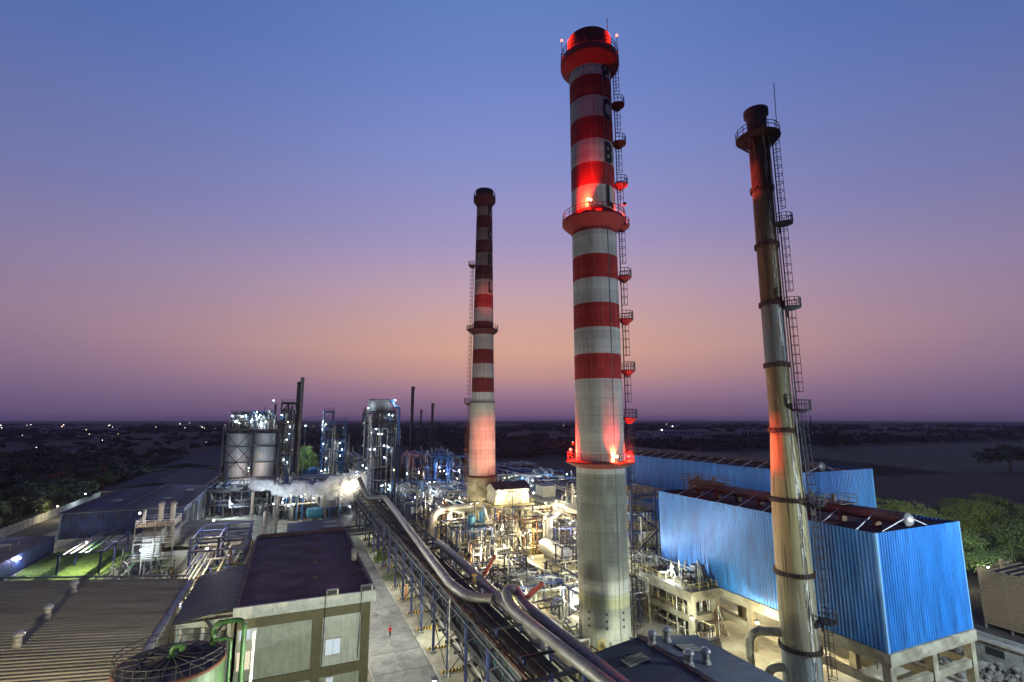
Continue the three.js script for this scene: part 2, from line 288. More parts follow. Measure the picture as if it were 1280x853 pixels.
function vessel(name, label, cat, x, y, z, r, h, mat, o = {}) {       // standing vessel with domed head
  const t = thing(name, label, cat, [x, y, z], o.group), cone = o.cone || 0, d = o.dome ?? 0.35, leg = o.legs || 0;
  const pts = cone ? [[r * 0.15, leg - cone], [r, leg]] : [[0.001, leg], [r, leg]];
  pts.push([r, leg + h]); for (let i = 1; i <= 6; i++) { const a = i / 6 * Math.PI / 2; pts.push([Math.max(0.001, r * Math.cos(a)), leg + h + r * d * Math.sin(a)]); }
  part(t, 'shell', vUV(lathe(pts), r, h), mat);
  for (let i = 0; i < (o.bands ?? 3); i++) part(t, 'band', CYL, o.bandMat || mat, [0, leg + h * (i + 0.5) / (o.bands ?? 3), 0], [r * 1.025, 0.1, r * 1.025]);
  if (leg) for (let k = 0; k < 4; k++) { const a = Math.PI / 4 + k * Math.PI / 2; bar(t, 'leg', [r * 0.9 * Math.sin(a), 0, r * 0.9 * Math.cos(a)], [r * 0.9 * Math.sin(a), leg + 0.4, r * 0.9 * Math.cos(a)], 0.2, o.legMat || M.steelBlue); }
  part(t, 'nozzle', CYL, mat, [0, leg + h + r * d + 0.25, 0], [r * 0.16 + 0.05, 0.7, r * 0.16 + 0.05]);
  if (o.ladder) part(t, 'ladder', ladderGeo([r * 0.75, leg, r * 0.75], [r * 0.75, leg + h + 0.6, r * 0.75], [1, 0, -1]), M.railYellow);
  if (o.rail) part(t, 'handrail', railGeo(arcPts(r * 0.97, leg + h, 0, 2 * Math.PI, 14)), M.rail);
  return t;
}
function drum(name, label, cat, x, y, z, r, l, mat, o = {}) {         // lying vessel on two saddles, its axis along z (or x)
  const t = thing(name, label, cat, [x, y, z], o.group), pts = [];
  for (let i = 0; i <= 6; i++) { const a = -Math.PI / 2 + i / 6 * Math.PI / 2; pts.push([Math.max(0.001, r * Math.cos(a)), -l / 2 + r * 0.35 * Math.sin(a)]); }
  for (let i = 0; i <= 6; i++) { const a = i / 6 * Math.PI / 2; pts.push([Math.max(0.001, r * Math.cos(a)), l / 2 + r * 0.35 * Math.sin(a)]); }
  const g = vUV(lathe(pts), r, l); g.rotateX(Math.PI / 2); if (o.x) g.rotateY(Math.PI / 2);
  g.translate(0, r + 0.7, 0); part(t, 'shell', g, mat);
  for (const s of [-0.3, 0.3]) { part(t, 'saddle', BOX, M.concrete, o.x ? [s * l, 0.55, 0] : [0, 0.55, s * l], o.x ? [0.4, 1.1, r * 1.5] : [r * 1.5, 1.1, 0.4]); const b = part(t, 'band', CYL, mat, o.x ? [s * l, r + 0.7, 0] : [0, r + 0.7, s * l], [r * 1.03, 0.14, r * 1.03], o.x ? [0, 0, Math.PI / 2] : [Math.PI / 2, 0, 0]); b.castShadow = true; }
  for (const s of [-0.2, 0.1, 0.38]) part(t, 'nozzle', CYLS, mat, o.x ? [s * l, r * 2 + 0.8, 0] : [0, r * 2 + 0.8, s * l], [0.16, 0.7, 0.16]);
  return t;
}
function pipe(label, pts, r, mat, group, seg = 8, o = {}) {
  const name = o.name || 'pipe', body = sweep(pts, r, seg, o.bend || r * 3), j = [];
  if (!o.joints) return solo(name, label, o.cat || 'pipe', body, mat, [0, 0, 0], group);
  const t = thing(name, label, o.cat || 'pipe', [0, 0, 0], group); part(t, 'duct_body', body, mat);
  for (let i = 0; i < pts.length - 1; i++) { const A = V(...pts[i]), d = V(...pts[i + 1]).sub(A), n = Math.floor((d.length() - r * 4) / o.joints); for (let k = 0; k <= n; k++) { const p = A.clone().addScaledVector(d, (r * 2 + k * o.joints) / d.length()), m = part(t, 'joint', CYL, o.jointMat || mat); m.position.copy(p); m.quaternion.setFromUnitVectors(yAxis, d.clone().normalize()); m.scale.set(r * 1.045, 0.12, r * 1.045); } }
  return t;
}

// ---------------------------------------------------------------- the chimneys
const tau = Math.PI * 2;
function chimneyTexture(H, bands, letters, mid, baseBands, sd) {
  const W = 1024, N = 2048, cv = document.createElement('canvas'); cv.width = W; cv.height = N; const g = cv.getContext('2d'), Y = (h) => N * (1 - h / H);
  seed = sd;
  g.fillStyle = '#a5a698'; g.fillRect(0, 0, W, N);
  for (const [h0, h1, c] of bands) { g.fillStyle = c; g.fillRect(0, Y(h1), W, Y(h0) - Y(h1)); }
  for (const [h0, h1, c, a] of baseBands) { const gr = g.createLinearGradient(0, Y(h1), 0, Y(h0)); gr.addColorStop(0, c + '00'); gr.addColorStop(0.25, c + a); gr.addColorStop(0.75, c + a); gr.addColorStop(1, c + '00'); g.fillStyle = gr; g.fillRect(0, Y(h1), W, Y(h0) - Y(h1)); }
  for (let h = 1.2; h < H; h += 1.2) { g.globalAlpha = R(0.06, 0.2); g.fillStyle = '#2a2a26'; g.fillRect(0, Y(h), W, 2); g.globalAlpha = R(0, 0.09); g.fillStyle = rnd() < 0.6 ? '#1c1c18' : '#eceadb'; g.fillRect(0, Y(h), W, 26); }
  for (let i = 0; i < 1500; i++) { g.globalAlpha = R(0.03, 0.13); g.fillStyle = rnd() < 0.6 ? '#1c1a18' : '#fffdf0'; const h = R(0, H); g.fillRect(rnd() * W, Y(h), R(1, 9), R(15, 220)); }
  for (let i = 0; i < 5000; i++) { g.globalAlpha = R(0.03, 0.12); g.fillStyle = rnd() < 0.6 ? '#201d1a' : '#f4f0e4'; g.fillRect(rnd() * W, rnd() * N, R(2, 8), R(1, 5)); }
  for (let i = 0; i < 260; i++) { g.globalAlpha = R(0.03, 0.09); g.fillStyle = rnd() < 0.7 ? '#26221e' : '#efece0'; g.beginPath(); g.ellipse(rnd() * W, rnd() * N, R(8, 60), R(8, 40), 0, 0, tau); g.fill(); }
  g.globalAlpha = 1; g.fillStyle = '#131316'; g.textAlign = 'center'; g.textBaseline = 'middle';
  for (const [ch, h, tall] of letters) { g.save(); g.translate(((mid / tau + 1) % 1) * W, Y(h)); const px = tall / H * N; g.scale(W / 21.5 * tall / px * 0.84, 1); g.font = 'bold ' + Math.round(px * 1.4) + 'px sans-serif'; g.fillText(ch, 0, px * 0.03); g.lineWidth = px * 0.09; g.strokeStyle = '#131316'; g.lineJoin = 'miter'; g.strokeText(ch, 0, px * 0.03); g.restore(); }
  const t = new THREE.CanvasTexture(cv); t.colorSpace = THREE.SRGBColorSpace; t.wrapS = THREE.RepeatWrapping; t.magFilter = THREE.LinearFilter; return t;
}
function ringPlatform(t, y, r, ro, mat, railMat, thick = 0.5, soffit = 1.9, n = 40) {
  part(t, 'platform', lathe([[r - 0.02, y - soffit], [ro, y - thick], [ro, y], [r - 0.02, y]], n), mat);
  part(t, 'handrail', railGeo(arcPts(ro - 0.08, y, 0, tau, n > 30 ? 22 : 16), 1.15, 0.07, 3), railMat);
}
function sideLadder(t, phi, rOf, y0, y1, landings, matL, matP, landR = 1.0, off = 0.75, dip = 0.8) {
  const s = [Math.cos(phi), 0, -Math.sin(phi)], at = (y, o) => { const r = rOf(y) + o; return [r * Math.sin(phi), y, r * Math.cos(phi)]; };
  let last = y0;
  for (const y of [...landings, y1]) {
    if (y - last > 1) {
      part(t, 'ladder', ladderGeo(at(last, off - 0.35), at(y, off - 0.35), s, 0.6), matL);
      const cage = []; for (let h = last + 2.2; h < y; h += 1.2) { const c = at(h, off), p = arcPts(0.52, h, phi - 2.2, phi + 2.2, 6, c[0], c[2]); for (let i = 0; i < 6; i++) cage.push(barGeo(p[i], p[i + 1], 0.06)); }
      for (const k of [-1.5, 0, 1.5]) { const a = at(last + 2.2, off), b = at(y, off); cage.push(barGeo([a[0] + 0.52 * Math.sin(phi + k), a[1], a[2] + 0.52 * Math.cos(phi + k)], [b[0] + 0.52 * Math.sin(phi + k), b[1], b[2] + 0.52 * Math.cos(phi + k)], 0.05)); }
      if (cage.length) part(t, 'ladder_cage', mergeGeometries(cage), matL);
    }
    last = y;
  }
  for (const y of landings) {
    const c = at(y, landR * 0.75), p = part(t, 'landing', lathe([[0.25, -landR * dip], [landR * 0.98, -0.18], [landR, 0], [0.01, 0]], 14), matP, c);
    part(p, 'handrail', railGeo(arcPts(landR - 0.05, 0, phi - 2.1, phi + 2.1, 8), 1.15, 0.07, 3), matL);
    part(p, 'bracket', BOX, matL, [-0.45 * Math.sin(phi) * landR, -landR * 0.7, -0.45 * Math.cos(phi) * landR], [0.12, landR * 0.8, 0.12]);
  }
}
function redLamp(t, p, I, o = {}) {
  part(t, 'lamp_post', CYLS, M.steelRust, [p[0], p[1] - (o.post || 1.2) / 2 - 0.15, p[2]], [0.05, o.post || 1.2, 0.05]);
  for (const s of o.twin ? [-0.22, 0.22] : [0]) part(t, 'lamp_bulb', SPH, glow(o.c || [1, 0.1, 0.07], o.k || 8), [p[0] + s, p[1] + (o.dy || 0), p[2]], [0.2, 0.2, 0.2]).castShadow = false;
  const l = new THREE.PointLight(new THREE.Color(...RED), I, 0, 2); l.position.set(...p); l.castShadow = true; t.add(l);
}
const RED1 = '#8a1512', WHT = '#a2a29a';
{ // the tall banded chimney beside the pipe rack
  const H = 94, at = [40.7, 0, -61.6], t = thing('chimney', 'tall red and white banded concrete chimney rising beside the blue shed and pipe rack', 'chimney', at), phi = -0.585;
  const rOf = (y) => 3.5 - 0.2 * y / H;
  const bands = [[82.4, 86, RED1], [75.2, 78.9, RED1], [67.8, 71.4, RED1], [60.7, 64.2, RED1], [53.4, 57, RED1], [46.1, 49.7, RED1], [38.7, 42.3, RED1], [87.9, 94, '#5a1210']];
  for (const [a, b] of [[86, 87.9], [78.9, 82.4], [71.4, 75.2], [64.2, 67.8], [57, 60.7], [49.7, 53.4], [42.3, 46.1]]) bands.push([a, b, WHT]);
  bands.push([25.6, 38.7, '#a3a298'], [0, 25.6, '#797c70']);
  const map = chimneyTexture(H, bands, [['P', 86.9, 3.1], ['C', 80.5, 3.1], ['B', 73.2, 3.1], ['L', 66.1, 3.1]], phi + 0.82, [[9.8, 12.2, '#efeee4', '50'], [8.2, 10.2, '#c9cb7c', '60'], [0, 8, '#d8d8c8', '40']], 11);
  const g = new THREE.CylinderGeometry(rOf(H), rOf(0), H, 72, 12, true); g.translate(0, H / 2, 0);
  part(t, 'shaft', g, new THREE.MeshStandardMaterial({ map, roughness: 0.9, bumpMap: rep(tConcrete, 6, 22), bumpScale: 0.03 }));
  const red = std([0.2, 0.02, 0.016], 0.85), redD = std([0.1, 0.018, 0.014], 0.9);
  part(t, 'cap', lathe([[3.31, 87.8], [4.6, 89.2], [4.7, 89.5], [4.7, 90.6], [3.3, 90.6]], 56), red);
  part(t, 'cap_rim', lathe([[3.36, 90.6], [3.5, 90.7], [3.5, 94.1], [2.9, 94.15], [2.9, 90]], 56), redD);
  part(t, 'handrail', railGeo(arcPts(4.6, 90.6, 0, tau, 26), 1.25, 0.07, 3), M.steelBlack);
  for (let k = 0; k < 22; k++) { const a = k / 22 * tau; part(t, 'vent_hole', CYLS, M.black, [3.32 * Math.sin(a), 87.4, 3.32 * Math.cos(a)], [0.11, 0.1, 0.11], [Math.PI / 2, 0, -a]); }
  rod(t, 'lightning_rod', [2, 94, 2.4], [2, 97.4, 2.4], 0.06, M.steelBlack);
  ringPlatform(t, 63.1, 3.38, 4.85, red, M.steelRust); ringPlatform(t, 27.2, 3.45, 4.75, std([0.24, 0.05, 0.03], 0.85), M.red, 0.35, 0.9);
  sideLadder(t, phi + 1.63, rOf, 3, 91.4, [33.3, 40.1, 47.7, 54.2, 62.2, 69, 75.9, 82.5], M.steelBlack, red, 1.15);
  const q = (a, r, y) => [r * Math.sin(phi + a), y, r * Math.cos(phi + a)];
  rod(t, 'cable', q(0.62, 3.52, 3), q(0.62, 3.36, 90), 0.05, M.steelGrey);
  for (let k = 0; k < 9; k++) for (let j = 0; j < 3; j++) { const a = k / 9 * tau + 0.2; part(t, 'vent_hole', CYLS, M.black, [3.49 * Math.sin(a), 6.2 + j * 0.85, 3.49 * Math.cos(a)], [0.17, 0.1, 0.17], [Math.PI / 2, 0, -a]); }
  redLamp(t, q(-1.35, 4.5, 94.3), 330, { post: 3.7 }); redLamp(t, q(1.45, 4.5, 94.3), 330, { post: 3.7 });
  redLamp(t, q(-0.12, 4.5, 64.8), 900, { twin: 1, c: [1, 0.5, 0.2] }); redLamp(t, q(1.75, 4.5, 64.3), 420);
  redLamp(t, q(0.55, 3.95, 28.0), 900, { twin: 1, c: [1, 0.6, 0.25] }); redLamp(t, q(1.6, 3.95, 27.8), 460); redLamp(t, q(-1.5, 4.2, 28.7), 420);
  // the two beacons whose beams reach the other chimney
  for (const [y, I, ty, ang] of [[29.4, 21000, 26, 0.17], [65, 9000, 66, 0.1]]) {
    const s = new THREE.SpotLight(new THREE.Color(1, 0.1, 0.05), I, 0, ang, 0.75, 2); s.position.set(...q(-2.2, 5.7, y)); s.target.position.set(47.1 - at[0] + 1.2, ty, -127.7 - at[2]); s.castShadow = true; t.add(s, s.target);
    part(t, 'beacon', CYL, M.steelRust, q(-2.2, 4.95, y), [0.25, 0.4, 0.25]);
  }
  for (const [y, I, ty, ang] of [[28.4, 4600, 30, 0.27], [65, 3200, 66, 0.2]]) { // beacons towards the steel stack
    const s = new THREE.SpotLight(new THREE.Color(1, 0.07, 0.04), I, 0, ang, 0.8, 2); s.position.set(...q(1.25, 5.6, y)); s.target.position.set(58 - at[0], ty, -45.6 - at[2]); s.castShadow = true; t.add(s, s.target); part(t, 'beacon', CYL, M.steelRust, q(1.25, 4.9, y), [0.25, 0.4, 0.25]);
  }
}
{ // the banded chimney farther back
  const H = 98.6, t = thing('chimney', 'slim red and white banded chimney farther back, a red glow on its foot', 'chimney', [47.1, 0, -127.7]), phi = -0.353;
  const rOf = (y) => (y < 20 ? 3.75 : y < 37.5 ? 3.6 - 0.02 * (y - 20) : 3.1 - 0.95 * (y - 37.5) / 61);
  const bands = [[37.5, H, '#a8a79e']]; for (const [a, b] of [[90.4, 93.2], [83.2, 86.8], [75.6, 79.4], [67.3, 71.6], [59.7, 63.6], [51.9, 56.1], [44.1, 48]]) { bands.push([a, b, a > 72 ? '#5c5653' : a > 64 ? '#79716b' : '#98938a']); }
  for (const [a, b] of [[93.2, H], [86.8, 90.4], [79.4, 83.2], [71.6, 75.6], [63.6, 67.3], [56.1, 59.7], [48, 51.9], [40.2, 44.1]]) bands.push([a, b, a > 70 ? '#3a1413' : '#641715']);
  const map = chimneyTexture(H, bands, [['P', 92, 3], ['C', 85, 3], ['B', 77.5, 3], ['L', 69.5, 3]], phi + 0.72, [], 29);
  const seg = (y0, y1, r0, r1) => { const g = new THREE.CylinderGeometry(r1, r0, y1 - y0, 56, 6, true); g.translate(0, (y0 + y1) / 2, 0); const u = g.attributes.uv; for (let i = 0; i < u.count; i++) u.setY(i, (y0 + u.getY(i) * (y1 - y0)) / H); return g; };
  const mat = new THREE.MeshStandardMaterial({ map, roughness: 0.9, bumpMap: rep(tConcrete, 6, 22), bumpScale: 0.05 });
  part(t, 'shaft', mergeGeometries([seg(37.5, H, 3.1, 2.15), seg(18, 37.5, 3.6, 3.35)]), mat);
  const foot = boxUV(new THREE.CylinderGeometry(3.8, 3.8, 18, 40)); part(t, 'foot', foot, M.concreteWarm, [0, 9, 0]);
  part(t, 'ledge', lathe([[3, 37.9], [3.55, 37.8], [3.55, 37.3], [3.3, 37.3]], 40), M.concrete); part(t, 'ledge', lathe([[3.5, 18.5], [4.1, 18.4], [4.1, 17.9], [3.7, 17.9]], 40), M.rust);
  const dk = std([0.06, 0.02, 0.018], 0.9);
  part(t, 'cap', lathe([[2.15, 93.9], [3.15, 95.2], [3.2, 96.6], [2.9, 96.7], [2.2, 96.5]], 40), dk); part(t, 'cap_rim', lathe([[2.2, 96.5], [2.5, 97], [2.6, 98.6], [2, 98.7], [2, 96]], 40), M.steelBlack);
  part(t, 'handrail', railGeo(arcPts(3.1, 96.6, 0, tau, 16), 1.2, 0.08, 3), M.steelBlack);
  ringPlatform(t, 57.6, 2.85, 4.1, std([0.09, 0.02, 0.016], 0.9), M.steelBlack, 0.4, 1.5);
  sideLadder(t, phi - 1.45, rOf, 6, 76, [37.5, 57.6, 76], M.steelRust, M.steelRust, 1.1);
}
{ // the stained steel stack with bolted rings
  const t = thing('steel_stack', 'tall slender rust stained steel stack with bolted rings in front of the blue shed', 'chimney stack', [58, 0, -45.6]), phi = -0.904;
  const prof = [[2.2, 0], [2.05, 14], [2, 22], [1.42, 31], [1.34, 50], [1.26, 74]], rOf = (y) => { for (let i = 1; i < prof.length; i++) if (y <= prof[i][1]) { const k = (y - prof[i - 1][1]) / (prof[i][1] - prof[i - 1][1]); return prof[i - 1][0] + k * (prof[i][0] - prof[i - 1][0]); } return 1.26; };
  const W = 512, N = 2048, cv = document.createElement('canvas'); cv.width = W; cv.height = N; const g = cv.getContext('2d'); seed = 41;
  g.fillStyle = '#857c58'; g.fillRect(0, 0, W, N);
  for (const [h0, h1, c, a] of [[64, 77, '#1e130c', 0.9], [56, 64.5, '#463a30', 0.8], [48, 56.5, '#4f3a22', 0.8], [40, 48, '#62646c', 0.85], [31, 40, '#625a3e', 0.75], [23, 31, '#8a8158', 0.6], [14, 26, '#aaa06c', 0.35], [5.8, 14, '#8d8a78', 0.4], [0, 5.8, '#6d7c8c', 0.6]]) { g.globalAlpha = a; g.fillStyle = c; g.fillRect(0, N * (1 - h1 / 77), W, N * (h1 - h0) / 77); }
  const drip = (n, cs, wl, ll, al) => { for (let i = 0; i < n; i++) { g.globalAlpha = R(...al); g.fillStyle = pickOf(cs); const x = rnd() * W, y = rnd() * N, w = R(...wl), l = R(...ll); g.beginPath(); g.moveTo(x, y); g.quadraticCurveTo(x + w, y + l * 0.2, x + w * R(0.4, 0.9), y + l); g.quadraticCurveTo(x - w * 0.4, y + l * 0.3, x, y); g.fill(); } };
  drip(260, ['#4a3315', '#6a4a1c', '#2c2113', '#8a7b30'], [4, 22], [40, 330], [0.1, 0.4]); drip(200, ['#d9d3b4', '#c4bd86', '#e6e2d2'], [4, 26], [30, 260], [0.06, 0.2]); drip(90, ['#140f0a'], [2, 8], [30, 240], [0.25, 0.6]);
  for (let i = 0; i < 5000; i++) { g.globalAlpha = R(0.03, 0.16); g.fillStyle = pickOf(['#2a1e10', '#efe8c8', '#7a5a22']); g.fillRect(rnd() * W, rnd() * N, R(1, 6), R(1, 5)); }
  // weathered side away from the wind: a streaked dark band with peeled white
  for (let i = 0; i < 500; i++) { const x = W * (0.955 + 0.03 * (rnd() + rnd() - 1)); g.globalAlpha = R(0.2, 0.6); g.fillStyle = rnd() < 0.6 ? '#17120e' : '#e9e6da'; g.fillRect(x, rnd() * N, R(2, 7), R(15, 90)); }
  g.globalAlpha = 1;
  const map = new THREE.CanvasTexture(cv); map.colorSpace = THREE.SRGBColorSpace; map.wrapS = THREE.RepeatWrapping; map.magFilter = THREE.LinearFilter;
  const steel = new THREE.MeshStandardMaterial({ map, roughness: 0.8, metalness: 0.1, bumpMap: map, bumpScale: 0.015 });
  const rings = [0, 5.9, 14.4, 23.1, 31.6, 40, 48.2, 56.4, 64.6, 74];
  for (let i = 0; i < rings.length - 1; i++) { const y0 = rings[i], y1 = rings[i + 1], gg = new THREE.CylinderGeometry(rOf(y1), rOf(y0), y1 - y0, 44, 4, true); gg.translate(0, (y0 + y1) / 2, 0); const u = gg.attributes.uv; for (let k = 0; k < u.count; k++) u.setY(k, (y0 + u.getY(k) * (y1 - y0)) / 77); part(t, 'shell_section', gg, steel); }
  for (let i = 1; i < rings.length - 1; i++) { const y = rings[i], r = rOf(y), f = part(t, 'flange', lathe([[r, y - 0.24], [r + 0.18, y - 0.22], [r + 0.18, y - 0.03], [r + 0.18, y + 0.03], [r + 0.18, y + 0.22], [r, y + 0.24]], 40), M.steelBlack), b = []; for (let k = 0; k < 40; k++) { const a = k / 40 * tau, bx = new THREE.BoxGeometry(0.08, 0.62, 0.16); bx.rotateY(a); bx.translate((r + 0.14) * Math.sin(a), y, (r + 0.2) * Math.cos(a)); b.push(bx); } part(f, 'stiffener_rib', mergeGeometries(b), M.steelRust); }
  part(t, 'cap', lathe([[1.27, 73.9], [1.33, 75.6], [1.62, 75.8], [1.62, 76.6], [1.3, 76.7], [1.25, 74.5]], 40), M.steelBlack);
  part(t, 'platform', lathe([[1.27, 72.25], [2.9, 72.25], [2.9, 72.4], [1.27, 72.4]], 28), M.steelBlack); part(t, 'handrail', railGeo(arcPts(2.82, 72.4, 0, tau, 16), 1.15, 0.07, 3), M.steelBlack); part(t, 'toe_ring', new THREE.TorusGeometry(2.2, 0.07, 6, 30), M.steelBlack, [0, 71.7, 0], null, [Math.PI / 2, 0, 0]);
  for (let k = 0; k < 10; k++) { const a = k / 10 * tau; bar(t, 'bracket', [1.28 * Math.sin(a), 70.6, 1.28 * Math.cos(a)], [2.8 * Math.sin(a), 72.2, 2.8 * Math.cos(a)], 0.1, M.steelBlack); }
  sideLadder(t, phi + 1.42, rOf, 1, 72, [9.4, 22.8, 34.3, 47.6, 59.2], M.steelBlack, M.steelBlack, 1.2, 0.85, 0.4);
  rod(t, 'lightning_rod', [1.8, 72.4, 1.7], [1.9, 80.4, 1.8], 0.05, M.steelBlack);
  rod(t, 'riser_pipe', [1.9 * Math.sin(phi + 1.1) * 1.1, 6, 1.9 * Math.cos(phi + 1.1) * 1.1], [1.45 * Math.sin(phi + 1.15), 72, 1.45 * Math.cos(phi + 1.15)], 0.09, M.steelGrey);
}
pipe('big cream flue duct bending down from the stained stack to the yard', [[56.6, 7.1, -47.2], [53.6, 7.1, -49.2], [53.6, 0, -49.2]], 0.5, M.cream, null, 20, { name: 'flue_duct', joints: 3, bend: 1.9, cat: 'duct' });
pipe('short cream flue duct elbow at the foot of the stained stack', [[57, 3.4, -46.4], [54.6, 3.4, -47.6], [54.6, 0, -47.6]], 0.48, M.cream, null, 18, { name: 'flue_duct', bend: 1.4, cat: 'duct' });

// ---------------------------------------------------------------- buildings on the near left
function roofVent(label, p, group, r = 0.5) {
  const t = thing('turbine_vent', label, 'roof vent', p, group);
  part(t, 'base', new THREE.CylinderGeometry(r * 0.8, r * 1.25, 0.5, 4), M.sheetWhite, [0, 0.2, 0], null, [0, Math.PI / 4, 0]);
  part(t, 'neck', CYL, M.sheetWhite, [0, 0.75, 0], [r * 0.75, 0.7, r * 0.75]);
  part(t, 'hood', lathe([[r * 0.8, 0.95], [r * 1.15, 1.05], [r * 1.18, 1.25], [r * 0.7, 1.5], [0.01, 1.55]], 20), M.silver); return t;
}
{ // large low shed with a ribbed roof
  const t = thing('ribbed_roof_shed', 'large low shed with a brownish grey ribbed metal roof beside the dark tank', 'shed'), y = (x) => 9.95 + (-12.9 - x) * 0.105;
  for (let i = 0; i < 6; i++) for (let k = 0; k < 2; k++) { const z0 = -90 + i * 9.1, xa = k ? -36.5 : -12.6, xb = k ? -60 : -36.4; part(t, 'roof_sheet', sheet([xa, y(xa) - k * 0.03, z0], [0, 0, 9.12], [xb - xa, y(xb) - y(xa), 0], 0.78, 0.24, 8, 0.05, i * 3 + k), M.roofGrey); }
  part(t, 'wall', boxUV(boxGeo(-60, -13.3, 0, 9.6, -89.6, -36)), M.wallPale);
  part(t, 'ridge_flashing', BOX, M.roofDark, [-37, y(-37) + 0.35, -90.05], [49, 0.12, 0.35], [0, 0, -0.1047]);
  part(t, 'gutter', boxUV(boxGeo(-12.75, -11.85, 9.55, 9.75, -90, -36)), M.wallPale); part(t, 'gutter_lip', boxUV(boxGeo(-11.85, -11.78, 9.6, 9.95, -90, -36)), M.boundary);
  for (let i = 0; i < 16; i++) part(t, 'strap', BOX, M.steelGrey, [-12.2, 9.85, -88 + i * 3.3], [1.0, 0.05, 0.08]);
}
roofVent('round white roof vent on the ribbed shed, farthest of its three up the slope', [-24.4, 11.05, -84.6], null, 0.42); roofVent('round white roof vent midway in the row of three on the ribbed shed', [-23.8, 11.0, -75.4], null, 0.42); roofVent('round white roof vent on the ribbed shed, lowest of its three in the picture', [-23.3, 10.95, -67.5], null, 0.42);
{ // the office block
  const t = thing('office_block', 'flat roofed grey green office block with dark brown bands and a purple grey roof', 'building'), X0 = -5, X1 = 11.4, Z0 = -111, Z1 = -70.3;
  part(t, 'wall', boxUV(boxGeo(X0 + 0.5, X1 - 0.6, 0, 10.2, Z0 + 0.5, Z1 - 0.7)), M.wallGreen);
  part(t, 'roof', boxUV(boxGeo(X0 + 0.35, X1 - 0.35, 10.2, 10.55, Z0 + 0.35, Z1 - 0.35)), M.roofPurple);
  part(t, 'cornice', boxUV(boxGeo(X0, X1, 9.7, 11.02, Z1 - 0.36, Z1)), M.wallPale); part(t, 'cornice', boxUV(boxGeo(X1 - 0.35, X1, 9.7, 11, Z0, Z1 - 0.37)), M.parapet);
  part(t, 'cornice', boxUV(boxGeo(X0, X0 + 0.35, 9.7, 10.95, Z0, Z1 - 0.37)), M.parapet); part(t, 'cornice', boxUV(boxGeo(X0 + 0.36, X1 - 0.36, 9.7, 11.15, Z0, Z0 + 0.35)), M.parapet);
  const zf = Z1 - 0.7, y = 8.5;
  part(t, 'band', boxUV(boxGeo(X0 + 0.5, X1 - 0.6, 8.4, 9.68, zf, zf + 0.2)), M.brown); part(t, 'band', boxUV(boxGeo(X0 + 0.5, X1 - 0.6, 1.5, 2.6, zf, zf + 0.2)), M.brown);
  part(t, 'pilaster', boxUV(boxGeo(3.85, 5.0, 2.6, 8.4, zf, zf + 0.2)), M.brown); part(t, 'pilaster', boxUV(boxGeo(9.75, 10.8, 0, 8.4, zf - 0.001, zf + 0.21)), M.brown); part(t, 'pilaster', boxUV(boxGeo(3.85, 5.0, 0, 1.5, zf, zf + 0.2)), M.brown);
  part(t, 'wall_panel', boxUV(boxGeo(5.05, 9.7, 2.65, 8.35, zf, zf + 0.06)), M.wallPale); part(t, 'wall_panel', boxUV(boxGeo(X0 + 0.7, 3.8, 2.65, 8.35, zf, zf + 0.06)), M.wallGreen);
  const win = (x0, x1, y0, y1, n = 2, lit) => {
    const w = part(t, 'window', mergeGeometries([boxGeo(x0 - 0.12, x1 + 0.12, y0 - 0.14, y0, zf, zf + 0.22), boxGeo(x0 - 0.12, x1 + 0.12, y1, y1 + 0.12, zf, zf + 0.2), boxGeo(x0 - 0.12, x0, y0, y1, zf, zf + 0.2), boxGeo(x1, x1 + 0.12, y0, y1, zf, zf + 0.2)]), M.white);
    for (let i = 0; i < n; i++) part(w, 'pane', BOX, lit, [x0 + (x1 - x0) * (i + 0.5) / n, (y0 + y1) / 2, zf + 0.12], [(x1 - x0) / n - 0.07, y1 - y0 - 0.05, 0.04]);
  };
  const litC = glowMat([0.78, 0.92, 1], 0.75), litW = glowMat([1, 0.88, 0.62], 0.9); litC.name = 'lit_window'; litW.name = 'lit_window';
  win(5.5, 7.3, 3.9, 5.7, 2, litC); win(-4.3, -2.6, 3.9, 5.9, 2, litW); win(-4.2, -2.4, 7.2, 8.3, 3, litC); win(5.8, 6.6, 0.3, 1.3, 2, litC);
  for (const [z, x] of [[-104.8, 5.2], [-95.6, 4.8], [-87.9, 4.6], [-80.6, 4.3]]) { part(t, 'column_stub', BOX, M.parapet, [x, 10.7, z], [0.55, 0.32, 0.55]); for (const [a, b] of [[-1, -1], [1, -1], [-1, 1], [1, 1]]) part(t, 'rebar', CYLS, M.steelRust, [x + a * 0.2, 11.1, z + b * 0.2], [0.025, 0.6, 0.025]); }
  for (const z of [-98, -91, -82.5]) part(t, 'kerb_block', boxUV(boxGeo(10.2, 11.04, 10.55, 10.8, z, z + 1.2)), M.parapet);
  part(t, 'roof_duct', boxUV(boxGeo(10.1, 10.8, 10.55, 12.2, -88.6, -87.2)), M.sheetWhite);
  for (let i = 0; i < 9; i++) part(t, 'side_window', BOX, M.glass, [X1 - 0.58, 5, -75 - i * 4], [0.06, 1.4, 1.6]);
}
function acUnit(label, x, z, w) {
  const t = thing('condenser_unit', label, 'air conditioner', [x, 11.02, z]);
  part(t, 'case', boxGeo(-w, w, 0.08, 0.72, -0.3, 0.24), M.wallPale); part(t, 'grille', boxGeo(-w + 0.05, w - 0.2, 0.12, 0.67, 0.24, 0.28), M.black); part(t, 'foot', boxGeo(-w + 0.1, -w + 0.25, 0, 0.08, -0.35, 0.3), M.steelGrey); part(t, 'foot', boxGeo(w - 0.25, w - 0.1, 0, 0.08, -0.35, 0.3), M.steelGrey);
}
acUnit('white air conditioner box on the office cornice above its pale wall panel', 6.0, -70.5, 0.7); acUnit('white air conditioner box on the office cornice by the road corner', 10.2, -70.5, 0.75);
